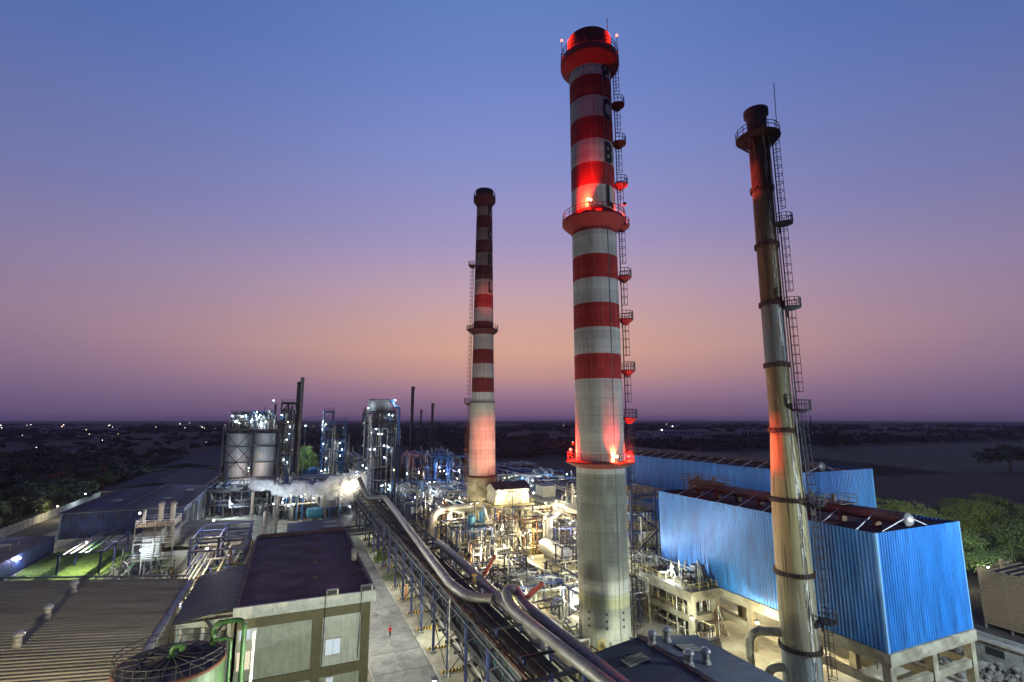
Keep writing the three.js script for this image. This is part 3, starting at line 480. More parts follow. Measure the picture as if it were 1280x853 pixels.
pipe('thin dark cable hanging from the inner air conditioner down the office wall', [[5.15, 11.3, -70.1], [5.15, 11.1, -69.95], [5.12, 2.4, -70.72]], 0.05, M.black, null, 6, { name: 'cable', cat: 'cable' });
pipe('thin dark cable hanging from the corner air conditioner down the office wall', [[9.5, 11.3, -70.1], [9.5, 11.1, -69.95], [9.4, 3.1, -70.72]], 0.05, M.black, null, 6, { name: 'cable', cat: 'cable' });
{ // lean-to beside the office with a wavy dark roof
  const t = thing('lean_to', 'lean-to with a dark wavy sheet roof between office and ribbed shed', 'shed');
  for (let i = 0; i < 4; i++) part(t, 'roof_sheet', sheet([-11.3, 9.55 + (i % 2) * 0.02, -92 + i * 5], [0, 0, 5.02], [6.2, 1.0, 0], 0.9, 0.16, 6, 0.05, i), M.roofDark);
  part(t, 'wall', boxUV(boxGeo(-10.8, -5.1, 0, 8.6, -91, -75.5)), M.white); part(t, 'beam', boxUV(boxGeo(-11, -5, 8.6, 9.3, -75.4, -74.6)), M.wallPale);
  for (const x of [-10.8, -8.2, -5.5]) part(t, 'post', boxUV(boxGeo(x - 0.2, x + 0.2, 0, 8.6, -73.6, -73.2)), M.wallPale);
  part(t, 'beam', boxUV(boxGeo(-11, -5, 8.6, 9.2, -73.7, -73.1)), M.wallPale);
  bar(t, 'brace', [-8.4, 5, -73.4], [-6.2, 8.5, -73.4], 0.3, M.steelBlack); bar(t, 'brace', [-7.9, 9.6, -72.4], [-7.2, 8.2, -72.8], 0.3, M.steelBlack);
  for (const [x, y, w, h] of [[-9.8, 7, 1.3, 1.9], [-7.2, 7, 1.5, 1.9], [-9.8, 3.5, 1.3, 2], [-7, 3.5, 1.5, 2]]) part(t, 'window', boxUV(boxGeo(x - w / 2, x + w / 2, y - h / 2, y + h / 2, -75.5, -75.42)), M.white);
}
{ // green tank with a dark ribbed lid
  const t = thing('storage_tank', 'round green storage tank with dark ribbed lid, yellow rim and handrail', 'tank', [-8.2, 0, -53.8]), r = 4.05, H = 12.6;
  const s = boxUV(new THREE.CylinderGeometry(r, r, H, 48, 1, true)); part(t, 'shell', s, M.greenDark, [0, H / 2, 0]);
  part(t, 'rim', lathe([[r, H - 0.26], [r + 0.1, H - 0.24], [r + 0.1, H], [r - 0.1, H + 0.03]], 48), M.rust);
  part(t, 'lid', lathe([[r - 0.05, H], [r * 0.5, H + 0.24], [0.01, H + 0.42]], 48), M.steelBlack);
  for (let k = 0; k < 16; k++) { const a = k / 16 * tau; bar(t, 'lid_rib', [0.5 * Math.sin(a), H + 0.45, 0.5 * Math.cos(a)], [(r - 0.1) * Math.sin(a), H + 0.07, (r - 0.1) * Math.cos(a)], 0.1, M.steelBlack, 0.14); }
  part(t, 'lid_hoop', new THREE.TorusGeometry(r * 0.55, 0.05, 6, 40), M.steelBlack, [0, H + 0.3, 0], null, [Math.PI / 2, 0, 0]);
  part(t, 'handrail', railGeo(arcPts(r + 0.05, H, 0, tau, 26), 1.1, 0.05, 3), M.steelBlack);
  part(t, 'vent_bend', sweep([[0, H + 0.4, 0], [0, H + 1.15, 0], [0.75, H + 1.15, 0], [0.75, H + 0.75, 0]], 0.24, 12, 0.36), M.green); part(t, 'flange', CYL, M.green, [0, H + 0.5, 0], [0.42, 0.1, 0.42]);
  for (let k = 0; k < 8; k++) part(t, 'shell_seam', CYL, M.greenDark, [0, 1.4 + k * 1.5, 0], [r * 1.004, 0.06, r * 1.004]);
}
pipe('thick green pipe looping over the tank handrail and down beside it', [[-5.4, 12.7, -55.6], [-5.4, 14.6, -55.6], [-2.9, 14.6, -55.6], [-2.9, 0, -55.6]], 0.22, M.green, null, 14, { joints: 3.2, bend: 0.8 });
pipe('thin green pipe standing close beside the thick looping one', [[-5.3, 13.4, -54.9], [-3.9, 13.4, -54.9], [-3.9, 0, -55.4]], 0.16, M.green, null, 12, { joints: 4, bend: 0.5 });
pipe('pale grey conduit upright beside the green pipes of the tank', [[-2.1, 0, -55.8], [-2.1, 13.4, -55.8]], 0.16, M.white, null, 10);

// ---------------------------------------------------------------- left side: blue sheds, boundary wall, lawn
function gable(t, x0, x1, z0, z1, h, rise, wallM, roofM, o = {}) {    // ridge along z; walls of sheets, two roof slopes
  const xm = o.ridge ?? (x0 + x1) / 2, w = o.plinth || 0, nz = o.nz || 5, nx = o.nx || 4;
  if (w) part(t, 'plinth', boxUV(boxGeo(x0 + 0.1, x1 - 0.1, 0, w, z0 + 0.1, z1 - 0.1)), o.plinthM || M.boundary);
  for (let i = 0; i < nx; i++) { const xa = x0 + (x1 - x0) * i / nx, xb = x0 + (x1 - x0) * (i + 1) / nx; part(t, 'cladding_panel', sheet([xa, w, z1 + (i % 2) * 0.02], [xb - xa, 0, 0], [0, h - w, 0], o.pitch || 0.7, 0.08, 3, 0.04, i), wallM); part(t, 'cladding_panel', sheet([xb, w, z0], [xa - xb, 0, 0], [0, h - w, 0], 1.4, 0.08), wallM); }
  for (let i = 0; i < nz; i++) { const za = z0 + (z1 - z0) * i / nz, zb = z0 + (z1 - z0) * (i + 1) / nz; part(t, 'cladding_panel', sheet([x1 + (i % 2) * 0.02, w, zb], [0, 0, za - zb], [0, h - w, 0], o.pitch || 0.7, 0.08, 3, 0.04, i + 9), wallM); part(t, 'cladding_panel', sheet([x0, w, za], [0, 0, zb - za], [0, h - w, 0], o.pitch || 1.2, 0.08), wallM); }
  const g = new THREE.BufferGeometry(); g.setAttribute('position', new THREE.Float32BufferAttribute([x0, h, z1, x1, h, z1, xm, h + rise, z1, x1, h, z0, x0, h, z0, xm, h + rise, z0], 3)); g.setAttribute('uv', new THREE.Float32BufferAttribute([0, 0, 9, 0, 5, 2, 0, 0, 9, 0, 5, 2], 2)); g.computeVertexNormals(); part(t, 'gable_end', g, wallM);
  const e = o.eave ?? 0.5;
  for (let i = 0; i < nz; i++) { const za = z0 - 0.4 + (z1 - z0 + 0.8) * i / nz, L = (z1 - z0 + 0.8) / nz + 0.02; for (const s of [-1, 1]) { const xe = s < 0 ? x0 - e : x1 + e; part(t, 'roof_sheet', s > 0 ? sheet([xe, h + (i % 2) * 0.012, za + L], [0, 0, -L], [xm - xe, rise + 0.05, 0], o.rpitch || 0.7, 0.08, 2, 0.04, i) : sheet([xe, h + (i % 2) * 0.012, za], [0, 0, L], [xm - xe, rise + 0.05, 0], o.rpitch || 0.7, 0.08, 2, 0.04, i), roofM); } }
  part(t, 'ridge_cap', BOX, roofM, [xm, h + rise + 0.12, (z0 + z1) / 2], [0.6, 0.1, z1 - z0 + 0.8]);
  if (o.gutter) { part(t, 'gutter', BOX, o.gutter, [x1 + e, h - 0.05, (z0 + z1) / 2], [0.2, 0.2, z1 - z0 + 0.8]); part(t, 'gutter', BOX, o.gutter, [(x0 + x1) / 2, h - 0.1, z1 + 0.4], [x1 - x0 + 0.9, 0.2, 0.14]); }
}
{ const t = thing('clad_shed', 'dark blue clad shed with a purple grey roof and white plinth behind the lawn', 'shed'); gable(t, -53.6, -26.4, -217, -169.5, 8.9, 1.0, M.blueDark, M.roofShed, { plinth: 2.4, nx: 7, nz: 8, gutter: M.steelGrey, pitch: 0.6 });
  for (const [x, z] of [[-45, -182], [-33, -182], [-30, -200]]) part(t, 'roof_light', boxGeo(x - 1, x + 1, 9.7, 9.82, z - 2, z + 2), M.sheetWhite, [0, x < -40 ? 0.1 : 0, 0]);
  for (let i = 0; i < 6; i++) part(t, 'buttress', boxGeo(-26.3, -25.6, 0, 7.5, -213 + i * 8, -212.4 + i * 8), M.boundary); }
{ const t = thing('long_low_shed', 'low blue walled shed with a grey lean roof between the white boundary wall and lawn', 'shed');
  part(t, 'wall', boxUV(boxGeo(-71.5, -53, 0, 4, -166, -116)), M.blueDark); for (let i = 0; i < 10; i++) part(t, 'cladding_panel', sheet([-52.95, 0.15, -116 - i * 5], [0, 0, -5], [0, 3.85, 0], 0.6, 0.07, 2, 0.04, i), M.blueDark);
  for (let i = 0; i < 10; i++) part(t, 'roof_sheet', sheet([-52.6, 4.02 + (i % 2) * 0.012, -116 - i * 5], [0, 0, -5.02], [-19, 0.9, 0], 0.7, 0.07, 2, 0.04, i), M.roofShed); }
{ const t = thing('canopy_roof', 'small flat dark canopy roof over the low blue shed', 'canopy', [-60.5, 5.6, -152]); part(t, 'roof_slab', boxGeo(-5.2, 5.2, 0, 0.22, -2.2, 2.2), M.roofDark); for (const x of [-5, 5]) for (const z of [-2, 2]) part(t, 'post', BOX, M.steelGrey, [x, -0.6, z], [0.16, 1.2, 0.16]); part(t, 'fascia', boxGeo(-5.3, 5.3, -0.15, 0.26, 2.2, 2.3), M.sheetWhite); }
{ const t = thing('boundary_wall', 'long pale precast boundary wall between the plant and the trees', 'wall', [-73.6, 0, 0]);
  for (let i = 0; i < 78; i++) { const z = -120 - i * 2.9; part(t, 'wall_panel', SLABV, M.boundary, [0, 1.15, z], [0.12, 2.3 + R(-0.06, 0.06), 2.72]); part(t, 'wall_post', BOX, M.boundary, [0, 1.25, z + 1.45], [0.24, 2.6, 0.2]); } }
{ const t = thing('long_shed', 'long dark gabled shed behind the blue clad shed', 'shed'); gable(t, -61, -30, -292, -226, 7.6, 2.2, M.roofNight, M.roofNight, { nx: 3, nz: 5, pitch: 1.2, rpitch: 1.2, gutter: M.sheetWhite }); }
{ const t = thing('long_shed', 'farther long dark shed with a row of small lit windows under its roof', 'shed'); gable(t, -62, -34, -430, -302, 8.6, 2.6, M.roofNight, M.roofNight, { nx: 3, nz: 6, pitch: 1.4, rpitch: 1.4, gutter: M.sheetWhite });
  const lw = glowMat([1, 0.8, 0.5], 0.5); for (let i = 0; i < 6; i++) part(t, 'lit_window', boxGeo(-0.7, 0.7, -0.5, 0.5, 0, 0.1), lw, [-58 + i * 4.4, 6.4, -301.9]); }
{ const t = thing('pipe_portal', 'green pipe portal with dark blue posts standing on the lawn', 'pipe portal', [-40, 0, -150]);
  for (const z of [-10, 0, 10]) for (const x of [-3.6, 3.6]) bar(t, 'post', [x, 0, z], [x, 4.6, z], 0.34, M.steelBlue); for (const z of [-10, 0, 10]) bar(t, 'beam', [-4, 4.6, z], [4, 4.6, z], 0.3, M.steelBlue);
  for (const x of [-3.6, 3.6]) bar(t, 'beam', [x, 4.3, -10], [x, 4.3, 10], 0.28, M.steelBlue); for (const x of [-2.4, -1.2, 0.4, 1.8]) rod(t, 'pipe', [x, 4.95, -11], [x, 4.95, 12], 0.2, x > 0 ? M.green : M.steelGrey); }
{ const t = frame('boiler_skid', 'small brightly lit white boiler skid with two pale flues before the blue clad shed', 'boiler', { x0: -29, x1: -22, z0: -139, z1: -132, levels: [3.6, 7, 10.4], nx: 2, nz: 1, col: M.steelGrey, cw: 0.22, bw: 0.18, deck: M.deck, rail: M.railWhite });
  for (const x of [-1.6, 0.6]) { part(t, 'flue', CYL, M.steelGrey, [x + 1.6, 10.8, -1], [0.5, 7, 0.5]); part(t, 'flue_hood', lathe([[0.7, 14.2], [0.7, 14.5], [0.05, 15]], 16), M.steelGrey, [x + 1.6, 0, -1]); }
  for (let i = 0; i < 14; i++) part(t, 'louver', BOX, M.white, [-0.5, 3.9 + i * 0.4, 3.2], [3.0, 0.2, 0.12], [0.5, 0, 0]); part(t, 'cabinet', boxUV(boxGeo(-2.2, 1.2, 3.8, 9.6, -2, 3)), M.steelGrey);
  part(t, 'flue', CYL, M.steelGrey, [-2.6, 12, 1], [0.3, 3.2, 0.3]); }
{ const t = thing('grey_roof_shed', 'long grey brown roofed shed before the silos beside the pale pole flues', 'shed');
  for (let i = 0; i < 5; i++) part(t, 'roof_sheet', sheet([-8, 4.6 + (i % 2) * 0.012, -134 - i * 6.2], [0, 0, -6.22], [-16.5, 1.1, 0], 0.9, 0.1, 3, 0.1, i), M.roofGrey); part(t, 'wall', boxUV(boxGeo(-24.2, -8.3, 0, 4.5, -164, -134.5)), M.wallPale);
  part(t, 'parapet', boxUV(boxGeo(-25.2, -24.6, 0, 6.1, -165, -134)), M.boundary); for (let i = 0; i < 5; i++) part(t, 'roof_post', BOX, M.steelGrey, [-24 + i * 4, 6.3, -134.4], [0.1, 2, 0.1]); }
{ const t = thing('portal_rack', 'dark blue steel portal rack carrying green and silver pipes beside the office', 'pipe rack', [-12.4, 0, -127]);
  for (const z of [-12, -4, 4]) for (const x of [-5, 0, 5]) bar(t, 'post', [x, 0, z], [x, 9, z], 0.46, M.steelBlue);
  for (const y of [3.4, 6.4, 8.8]) { for (const z of [-12, -4, 4]) bar(t, 'beam', [-5.4, y, z], [5.4, y, z], 0.34, M.steelBlue); for (const x of [-5, 0, 5]) bar(t, 'beam', [x, y - 0.05, -12], [x, y - 0.05, 4], 0.3, M.steelBlue); }
  [-4.2, -3.2, -2.1, -1, 1.2, 2.3, 3.4].forEach((x, i) => { rod(t, 'pipe', [x, 3.85, -14], [x, 3.85, 6.5], 0.17 + 0.06 * (i % 3), i % 3 === 1 ? M.green : i % 3 ? M.steelGrey : M.silver); });
  for (const [z, m] of [[-10.6, M.green], [-9.6, M.green], [-8.4, M.steelGrey]]) rod(t, 'pipe', [-18, 4.2, z], [6, 4.2, z], 0.24, m); }

// ---------------------------------------------------------------- the blue clad sheds on concrete legs
function blueShed(label, x0, x1, z0, z1, y0, y1, sd, o = {}) {
  const t = thing('blue_clad_shed', label, 'shed'), n = o.n || 10, m = o.m || 5;
  for (let i = 0; i < n; i++) { const a = z0 + (z1 - z0) * i / n, b = z0 + (z1 - z0) * (i + 1) / n; part(t, 'cladding_panel', sheet([x0 - (i % 2) * 0.015, y0, a], [0, 0, b - a], [0, y1 - y0, 0], 0.46, 0.07, 14, 0.07, sd + i * 0.7), M.blue[(i * 7 + 1) % 3]); }
  for (let i = 0; i < m; i++) { const a = x0 + (x1 - x0) * i / m, b = x0 + (x1 - x0) * (i + 1) / m; part(t, 'cladding_panel', sheet([a, y0, z1 + (i % 2) * 0.015], [b - a, 0, 0], [0, y1 - y0, 0], 0.46, 0.07, 14, 0.06, sd + 20 + i * 0.7), M.blue[(i * 5) % 3]); part(t, 'cladding_panel', sheet([b, y0, z0], [a - b, 0, 0], [0, y1 - y0, 0], 0.46, 0.07), M.blue[0]); }
  for (let i = 0; i < n; i++) { const a = z0 + (z1 - z0) * i / n, b = z0 + (z1 - z0) * (i + 1) / n; part(t, 'cladding_panel', sheet([x1, y0, b], [0, 0, a - b], [0, y1 - y0, 0], 0.46, 0.07), M.blue[1]); }
  part(t, 'corner_trim', boxGeo(x0 - 0.14, x0 + 0.1, y0, y1 + 0.05, z1 - 0.1, z1 + 0.14), M.blueTrim); part(t, 'corner_trim', boxGeo(x1 - 0.1, x1 + 0.14, y0, y1 + 0.05, z1 - 0.1, z1 + 0.14), M.blueTrim);
  for (let i = 0; i < n; i++) { const a = z0 + (z1 - z0) * i / n, L = (z1 - z0) / n; part(t, 'roof_sheet', sheet([x0 + 0.2, y1 - 0.6, a], [0, 0, L], [(x1 - x0) / 2, -0.1, 0], 0.6, 0.08), M.roofMaroon); part(t, 'roof_sheet', sheet([(x0 + x1) / 2 + 0.2, y1 - 0.7, a], [0, 0, L], [(x1 - x0) / 2 - 0.4, 0.3, 0], 0.6, 0.08), M.roofMaroon); }
  part(t, 'parapet', boxGeo(x0 + 0.1, x1 - 0.1, y1 - 0.6, y1 - 0.1, z0 + 0.05, z0 + 0.3), M.roofMaroon);
  if (o.legs) {
    part(t, 'edge_beam', boxUV(boxGeo(x0 - 0.2, x1 + 0.3, y0 - 1.35, y0 - 0.02, z1 - 0.9, z1 + 0.3)), M.concreteWarm); part(t, 'edge_beam', boxUV(boxGeo(x0 - 0.2, x0 + 0.9, y0 - 1.35, y0 - 0.02, z0, z1 - 0.91)), M.concreteWarm); part(t, 'edge_beam', boxUV(boxGeo(x1 - 0.7, x1 + 0.3, y0 - 1.35, y0 - 0.02, z0, z1 - 0.91)), M.concreteWarm);
    part(t, 'floor_slab', boxUV(boxGeo(x0 + 0.91, x1 - 0.71, y0 - 0.4, y0 - 0.05, z0, z1 - 0.91)), M.concreteWarm);
    for (let i = 0; i <= 4; i++) for (const x of [x0 + 0.4, (x0 + x1) / 2, x1 - 0.3]) { const z = z1 - 0.4 - (z1 - z0 - 0.8) * i / 4; part(t, 'leg', boxUV(boxGeo(x - 0.45, x + 0.45, 0, y0 - 1.36, z - 0.45, z + 0.45)), M.concreteWarm); if (i < 4) part(t, 'tie_beam', boxUV(boxGeo(x - 0.3, x + 0.3, 2.6, 3.5, z - (z1 - z0 - 0.8) / 4 + 0.46, z - 0.46)), M.concreteWarm); }
    for (const [a, b] of [[x0 + 0.86, (x0 + x1) / 2 - 0.46], [(x0 + x1) / 2 + 0.46, x1 - 0.76]]) part(t, 'tie_beam', boxUV(boxGeo(a, b, 2.6, 3.5, z1 - 0.7, z1 - 0.1)), M.concreteWarm);
    const h = []; for (let i = 0; i < 8; i++) h.push(barGeo([x0 + 1 + i * 2.1, y0 - 2.6, z1 - 2], [x0 + 1 + i * 2.1, y0 - 1.4, z1 - 2], 0.06)); part(t, 'hanger', mergeGeometries(h), M.steelBlack);
  } else part(t, 'base_wall', boxUV(boxGeo(x0 + 0.2, x1 - 0.2, 0, y0 + 0.1, z0 + 0.2, z1 - 0.2)), M.concreteWarm);
  return t;
}
M.blueTrim = std([0.16, 0.36, 0.62], 0.35, 0.2);
blueShed('bright blue ribbed shed on beige concrete legs behind the stained steel stack', 63, 80, -76.3, -38.5, 7, 19.9, 0, { legs: 1 });
blueShed('farther blue ribbed shed with a maroon roof before the open fields', 102, 125, -150, -75.7, 6, 21.6, 50, { n: 14, m: 6 });
function roofHeader(label, x, y, z0, z1, r, wall) {
  const t = thing('roof_header_pipe', label, 'duct', [x, y, 0]), g = vUV(new THREE.CylinderGeometry(r, r, z1 - z0, 28), r, z1 - z0); g.rotateX(Math.PI / 2); part(t, 'duct_body', g, M.roofDuct, [0, 0, (z0 + z1) / 2]);
  const e = lathe([[r * 1.02, 0], [r, 0.1], [r * 0.7, 0.45], [0.01, 0.6]], 24); e.rotateX(Math.PI / 2); part(t, 'end_cap', e, M.silver, [0, 0, z1]);
  for (let z = z0 + 1.5; z < z1; z += 3.1) { part(t, 'joint', CYL, M.steelRust, [0, 0, z], [r * 1.06, 0.16, r * 1.06], [Math.PI / 2, 0, 0]); }
  for (let z = z0 + 2; z < z1; z += 4.4) { part(t, 'saddle', BOX, M.steelRust, [0, -r - 0.3, z], [1.2, 0.9, 0.35]); rod(t, 'stay', [-r * 0.8, 0.1, z], [wall, -1.1, z + 1.2], 0.07, M.railWhite); rod(t, 'stay', [r * 0.8, 0.1, z], [-wall * 0.9, -1.1, z + 1], 0.07, M.steelGrey); }
  for (const s of [-1, 1]) rod(t, 'stay', [s * r * 0.6, 0.2, z1], [s * 4.6, -1.1, z1 - 0.4], 0.06, M.railWhite);
  return t;
}
roofHeader('maroon grey duct with a white end cap along the roof of the bright blue shed', 69.6, 20.9, -75, -38.6, 0.8, -6.1);
roofHeader('maroon grey duct with a white end cap along the farther blue shed roof', 109, 22.6, -149, -76.5, 0.95, -6.4);
for (const [label, z0, z1] of [['rusty railed walkway platform on the roof duct of the blue shed near the banded chimney', -75.5, -67], ['railed walkway on the blue roof duct beside the stained stack', -53, -45.5]]) {
  const t = thing('roof_walkway', label, 'walkway', [69.6, 21.75, (z0 + z1) / 2]), l = (z1 - z0) / 2, m = z0 < -70 ? M.steelRust : M.rail;
  part(t, 'deck', BOX, m, [0, 0, 0], [3.4, 0.1, l * 2]); part(t, 'handrail', railGeo([[-1.7, 0, -l], [1.7, 0, -l], [1.7, 0, l], [-1.7, 0, l], [-1.7, 0, -l]], 1.1, 0.07), m);
  for (const z of [-l + 0.4, 0, l - 0.4]) for (const x of [-1.5, 1.5]) part(t, 'post', BOX, m, [x, -1, z], [0.12, 2, 0.12]); for (const z of [-l * 0.5, l * 0.4]) part(t, 'valve_body', CYL, m, [0.3, 0.5, z], [0.3, 0.9, 0.3]);
}
{ const t = thing('blue_annex', 'blue clad annex with a pale flat roof behind the stair frame', 'building'); const x0 = 69, x1 = 84, z0 = -108, z1 = -93, h = 15.6;
  for (let i = 0; i < 4; i++) part(t, 'cladding_panel', sheet([x0 + i * 3.75, 5, z1 + (i % 2) * 0.015], [3.75, 0, 0], [0, h - 5, 0], 0.5, 0.07, 4, 0.05, i), M.blue[i % 3]); for (let i = 0; i < 4; i++) part(t, 'cladding_panel', sheet([x0, 5, z0 + i * 3.75], [0, 0, 3.75], [0, h - 5, 0], 0.5, 0.07, 4, 0.05, i + 5), M.blue[(i + 1) % 3]);
  part(t, 'wall', boxUV(boxGeo(x0 + 0.1, x1, 0, h, z0, z1 - 0.1)), M.concreteWarm); part(t, 'roof', boxUV(boxGeo(x0 - 0.6, x1 + 0.4, h + 0.02, h + 0.5, z0 - 0.4, z1 + 0.6)), M.concreteWarm); for (let i = 0; i < 3; i++) part(t, 'roof_dome', SPH, M.sheetWhite, [72 + i * 3.4, h + 0.8, -96], [0.55, 0.7, 0.55]); }
{ const t = thing('concrete_platform', 'beige concrete pipe platform on square legs against the blue shed', 'platform'), x0 = 56.9, x1 = 62.6, z0 = -84, z1 = -62.6, H = 7;
  part(t, 'deck', boxUV(boxGeo(x0 + 0.01, x1 - 0.01, H - 0.3, H, z0 + 0.01, z1 - 0.01)), M.concreteWarm);
  part(t, 'beam', boxUV(boxGeo(x0, x0 + 0.8, H - 1.4, H - 0.31, z0, z1)), M.concreteWarm); part(t, 'beam', boxUV(boxGeo(x0 + 0.81, x1, H - 1.4, H - 0.31, z1 - 0.8, z1)), M.concreteWarm);
  for (const z of [z0 + 0.5, (z0 + z1) / 2, z1 - 0.5]) for (const x of [x0 + 0.5, x1 - 0.5]) part(t, 'leg', boxUV(boxGeo(x - 0.45, x + 0.45, 0, H - 1.41, z - 0.44, z + 0.44)), M.concreteWarm);
  part(t, 'tie_beam', boxUV(boxGeo(x0 + 0.1, x0 + 0.8, 2.6, 3.5, z0 + 1, z1 - 0.95)), M.concreteWarm); part(t, 'tie_beam', boxUV(boxGeo(x0 + 0.96, x1 - 0.96, 2.6, 3.5, z1 - 0.8, z1 - 0.2)), M.concreteWarm); part(t, 'walkway_slab', boxUV(boxGeo(x0 + 0.81, x1, 3.2, 3.5, z0, z1 - 1)), M.concreteWarm);
  part(t, 'handrail', railGeo([[x1 - 0.2, H, z1 - 0.2], [x0 + 0.2, H, z1 - 0.2], [x0 + 0.2, H, z0 + 0.2]], 1.1, 0.06), M.yellowDark); part(t, 'handrail', railGeo([[x0 + 0.3, 3.5, z1 - 0.5], [x0 + 0.3, 3.5, z0 + 0.2]], 1.1, 0.06), M.yellowDark); }
{ const t = thing('control_cubicle', 'dark box cubicle standing on the end of the concrete pipe platform', 'cabinet', [60.8, 7, -65.2]); part(t, 'case', boxGeo(-0.9, 0.9, 0.15, 2.9, -0.6, 0.6), M.black); part(t, 'lid', boxGeo(-1, 1, 2.9, 3.02, -0.7, 0.7), M.steelGrey); part(t, 'door', boxGeo(-0.8, 0.8, 0.3, 2.8, 0.6, 0.65), M.steelGrey); part(t, 'plinth', boxGeo(-1, 1, 0, 0.15, -0.7, 0.7), M.concrete); }
{ const t = thing('transformer', 'dark finned transformer on the yard floor beside the cream flue duct', 'transformer', [56.6, 0, -58.6]); part(t, 'tank', boxGeo(-0.9, 0.9, 0.4, 2.3, -0.7, 0.7), M.steelBlack); for (let i = 0; i < 9; i++) part(t, 'cooling_fin', BOX, M.steelGrey, [-0.8 + i * 0.2, 1.3, 0.85], [0.05, 1.5, 0.4]); for (const x of [-0.5, 0, 0.5]) part(t, 'bushing', CYLS, M.white, [x, 2.6, 0], [0.08, 0.6, 0.08]); part(t, 'plinth', boxGeo(-1.2, 1.2, 0, 0.4, -1.1, 1.1), M.concrete); }
drum('green_tank', 'small bright green lying tank under the concrete platform', 'tank', 59.5, 0, -68.5, 0.9, 3.6, M.green);
{ const t = thing('striped_gate', 'yellow and black striped hatch board under the concrete platform', 'hazard board', [58.6, 0, -73.5]); for (let i = 0; i < 8; i++) bar(t, 'stripe', [-0.8 + i * 0.2, 0.2, 0], [-0.35 + i * 0.2, 2, 0], 0.11, i % 2 ? M.black : M.yellow); part(t, 'board', boxGeo(-1, 1.3, 0.1, 2.1, -0.12, -0.08), M.yellow); }
// ---- the dark ribbed roof at the foot of the view
{ const t = thing('dark_roof_shed', 'dark ribbed gable roof with round vents at the foot of the tall banded chimney', 'shed'), zb = -50.6, xl = 30.2, xr = 46.6, xm = 38, yl = 7.5, yr = 7.1, ym = 8.35;
  for (let i = 0; i < 6; i++) { const z = zb + i * 3.6; part(t, 'roof_sheet', sheet([xl, yl + (i % 2) * 0.012, z], [0, 0, 3.62], [xm - xl, ym - yl, 0], 0.36, 0.06, 3, 0.02, i), M.roofDark); part(t, 'roof_sheet', sheet([xr, yr + (i % 2) * 0.012, z + 3.6], [0, 0, -3.62], [xm - xr, ym - yr, 0], 0.36, 0.06, 3, 0.02, i + 7), M.roofDark); }
  part(t, 'ridge_cap', boxGeo(xm - 0.3, xm + 0.3, ym + 0.05, ym + 0.16, zb - 0.1, -29), M.roofMaroon); part(t, 'wall', boxUV(boxGeo(xl + 0.5, xr - 0.5, 0, 7, zb + 0.4, -30)), M.sheetWhite);
  for (const [x, y, z, r] of [[34.5, 8.12, -46.6, -0.109], [41.8, 7.97, -46.8, 0.145]]) { const p = part(t, 'roof_light', boxGeo(-1.3, 1.3, 0, 0.06, -0.9, 0.9), M.steelGrey, [x, y, z], null, [0, 0, -r]); for (let i = 0; i < 6; i++) part(p, 'roof_light_bar', BOX, i % 2 ? M.sheetWhite : M.deck, [0, 0.08, -0.75 + i * 0.3], [2.6, 0.05, 0.16]); } }
roofVent('grey round roof vent astride the ridge of the dark ribbed roof', [38.0, 8.4, -48.2], null, 0.46); roofVent('grey round roof vent on the chimney slope of the dark roof beyond the ridge', [40.6, 8.1, -48.9], null, 0.44); roofVent('grey round roof vent lower down the dark roof slope near the flue duct', [40.8, 8.05, -43.2], null, 0.46); roofVent('grey round roof vent astride the dark roof ridge, lower one', [38.4, 8.35, -43.0], null, 0.46);
// ---- cooling tower, wall and rubble past the blue shed
{ const t = thing('cooling_tower', 'weathered wooden slatted cooling tower by the dark trees past the blue shed', 'cooling tower', [104, 0, -48]), L = 16, W = 9, H = 9.2;
  for (let k = 0; k <= 5; k++) { bar(t, 'post', [0, 0, k * L / 5], [0, H, k * L / 5], 0.25, M.steelGrey); bar(t, 'post', [W, 0, k * L / 5], [W, H, k * L / 5], 0.25, M.steelGrey); }
  for (let i = 0; i < 24; i++) { part(t, 'slat', BOX, M.wood, [-0.15, 0.9 + i * 0.35, L / 2], [0.28, 0.16, L], [0, 0, 0.5]); part(t, 'slat', BOX, M.wood, [W / 2, 0.9 + i * 0.35, L + 0.15], [W, 0.16, 0.28], [0.5, 0, 0]); part(t, 'slat', BOX, M.wood, [W / 2, 0.9 + i * 0.35, -0.15], [W, 0.16, 0.28], [-0.5, 0, 0]); }
  part(t, 'core', boxGeo(0.4, W - 0.4, 0.3, H - 0.4, 0.4, L - 0.4), M.steelBlack); for (let i = 0; i < 13; i++) part(t, 'top_beam', BOX, M.wood, [W / 2, H + 0.05, 0.4 + i * 1.25], [W + 0.8, 0.2, 0.22]); for (let i = 0; i < 4; i++) for (const x of [2, 2.6]) part(t, 'riser', CYLS, M.wood, [x, H + 0.8, 2 + i * 4], [0.13, 1.5, 0.13]); }
{ const t = thing('concrete_channel', 'pale concrete channel wall with square openings below the cooling tower', 'wall', [90, 0, -52]); part(t, 'side', boxUV(boxGeo(0, 0.5, 0, 2.6, 0, 26)), M.concrete); part(t, 'side', boxUV(boxGeo(3, 3.5, 0, 2.6, 0, 26)), M.concrete); part(t, 'cap', boxUV(boxGeo(-0.3, 0.8, 2.6, 2.85, -0.1, 26)), M.concrete); for (let i = 0; i < 6; i++) part(t, 'opening', BOX, M.black, [0.0, 1.5, 3 + i * 4], [0.1, 1, 2]); }
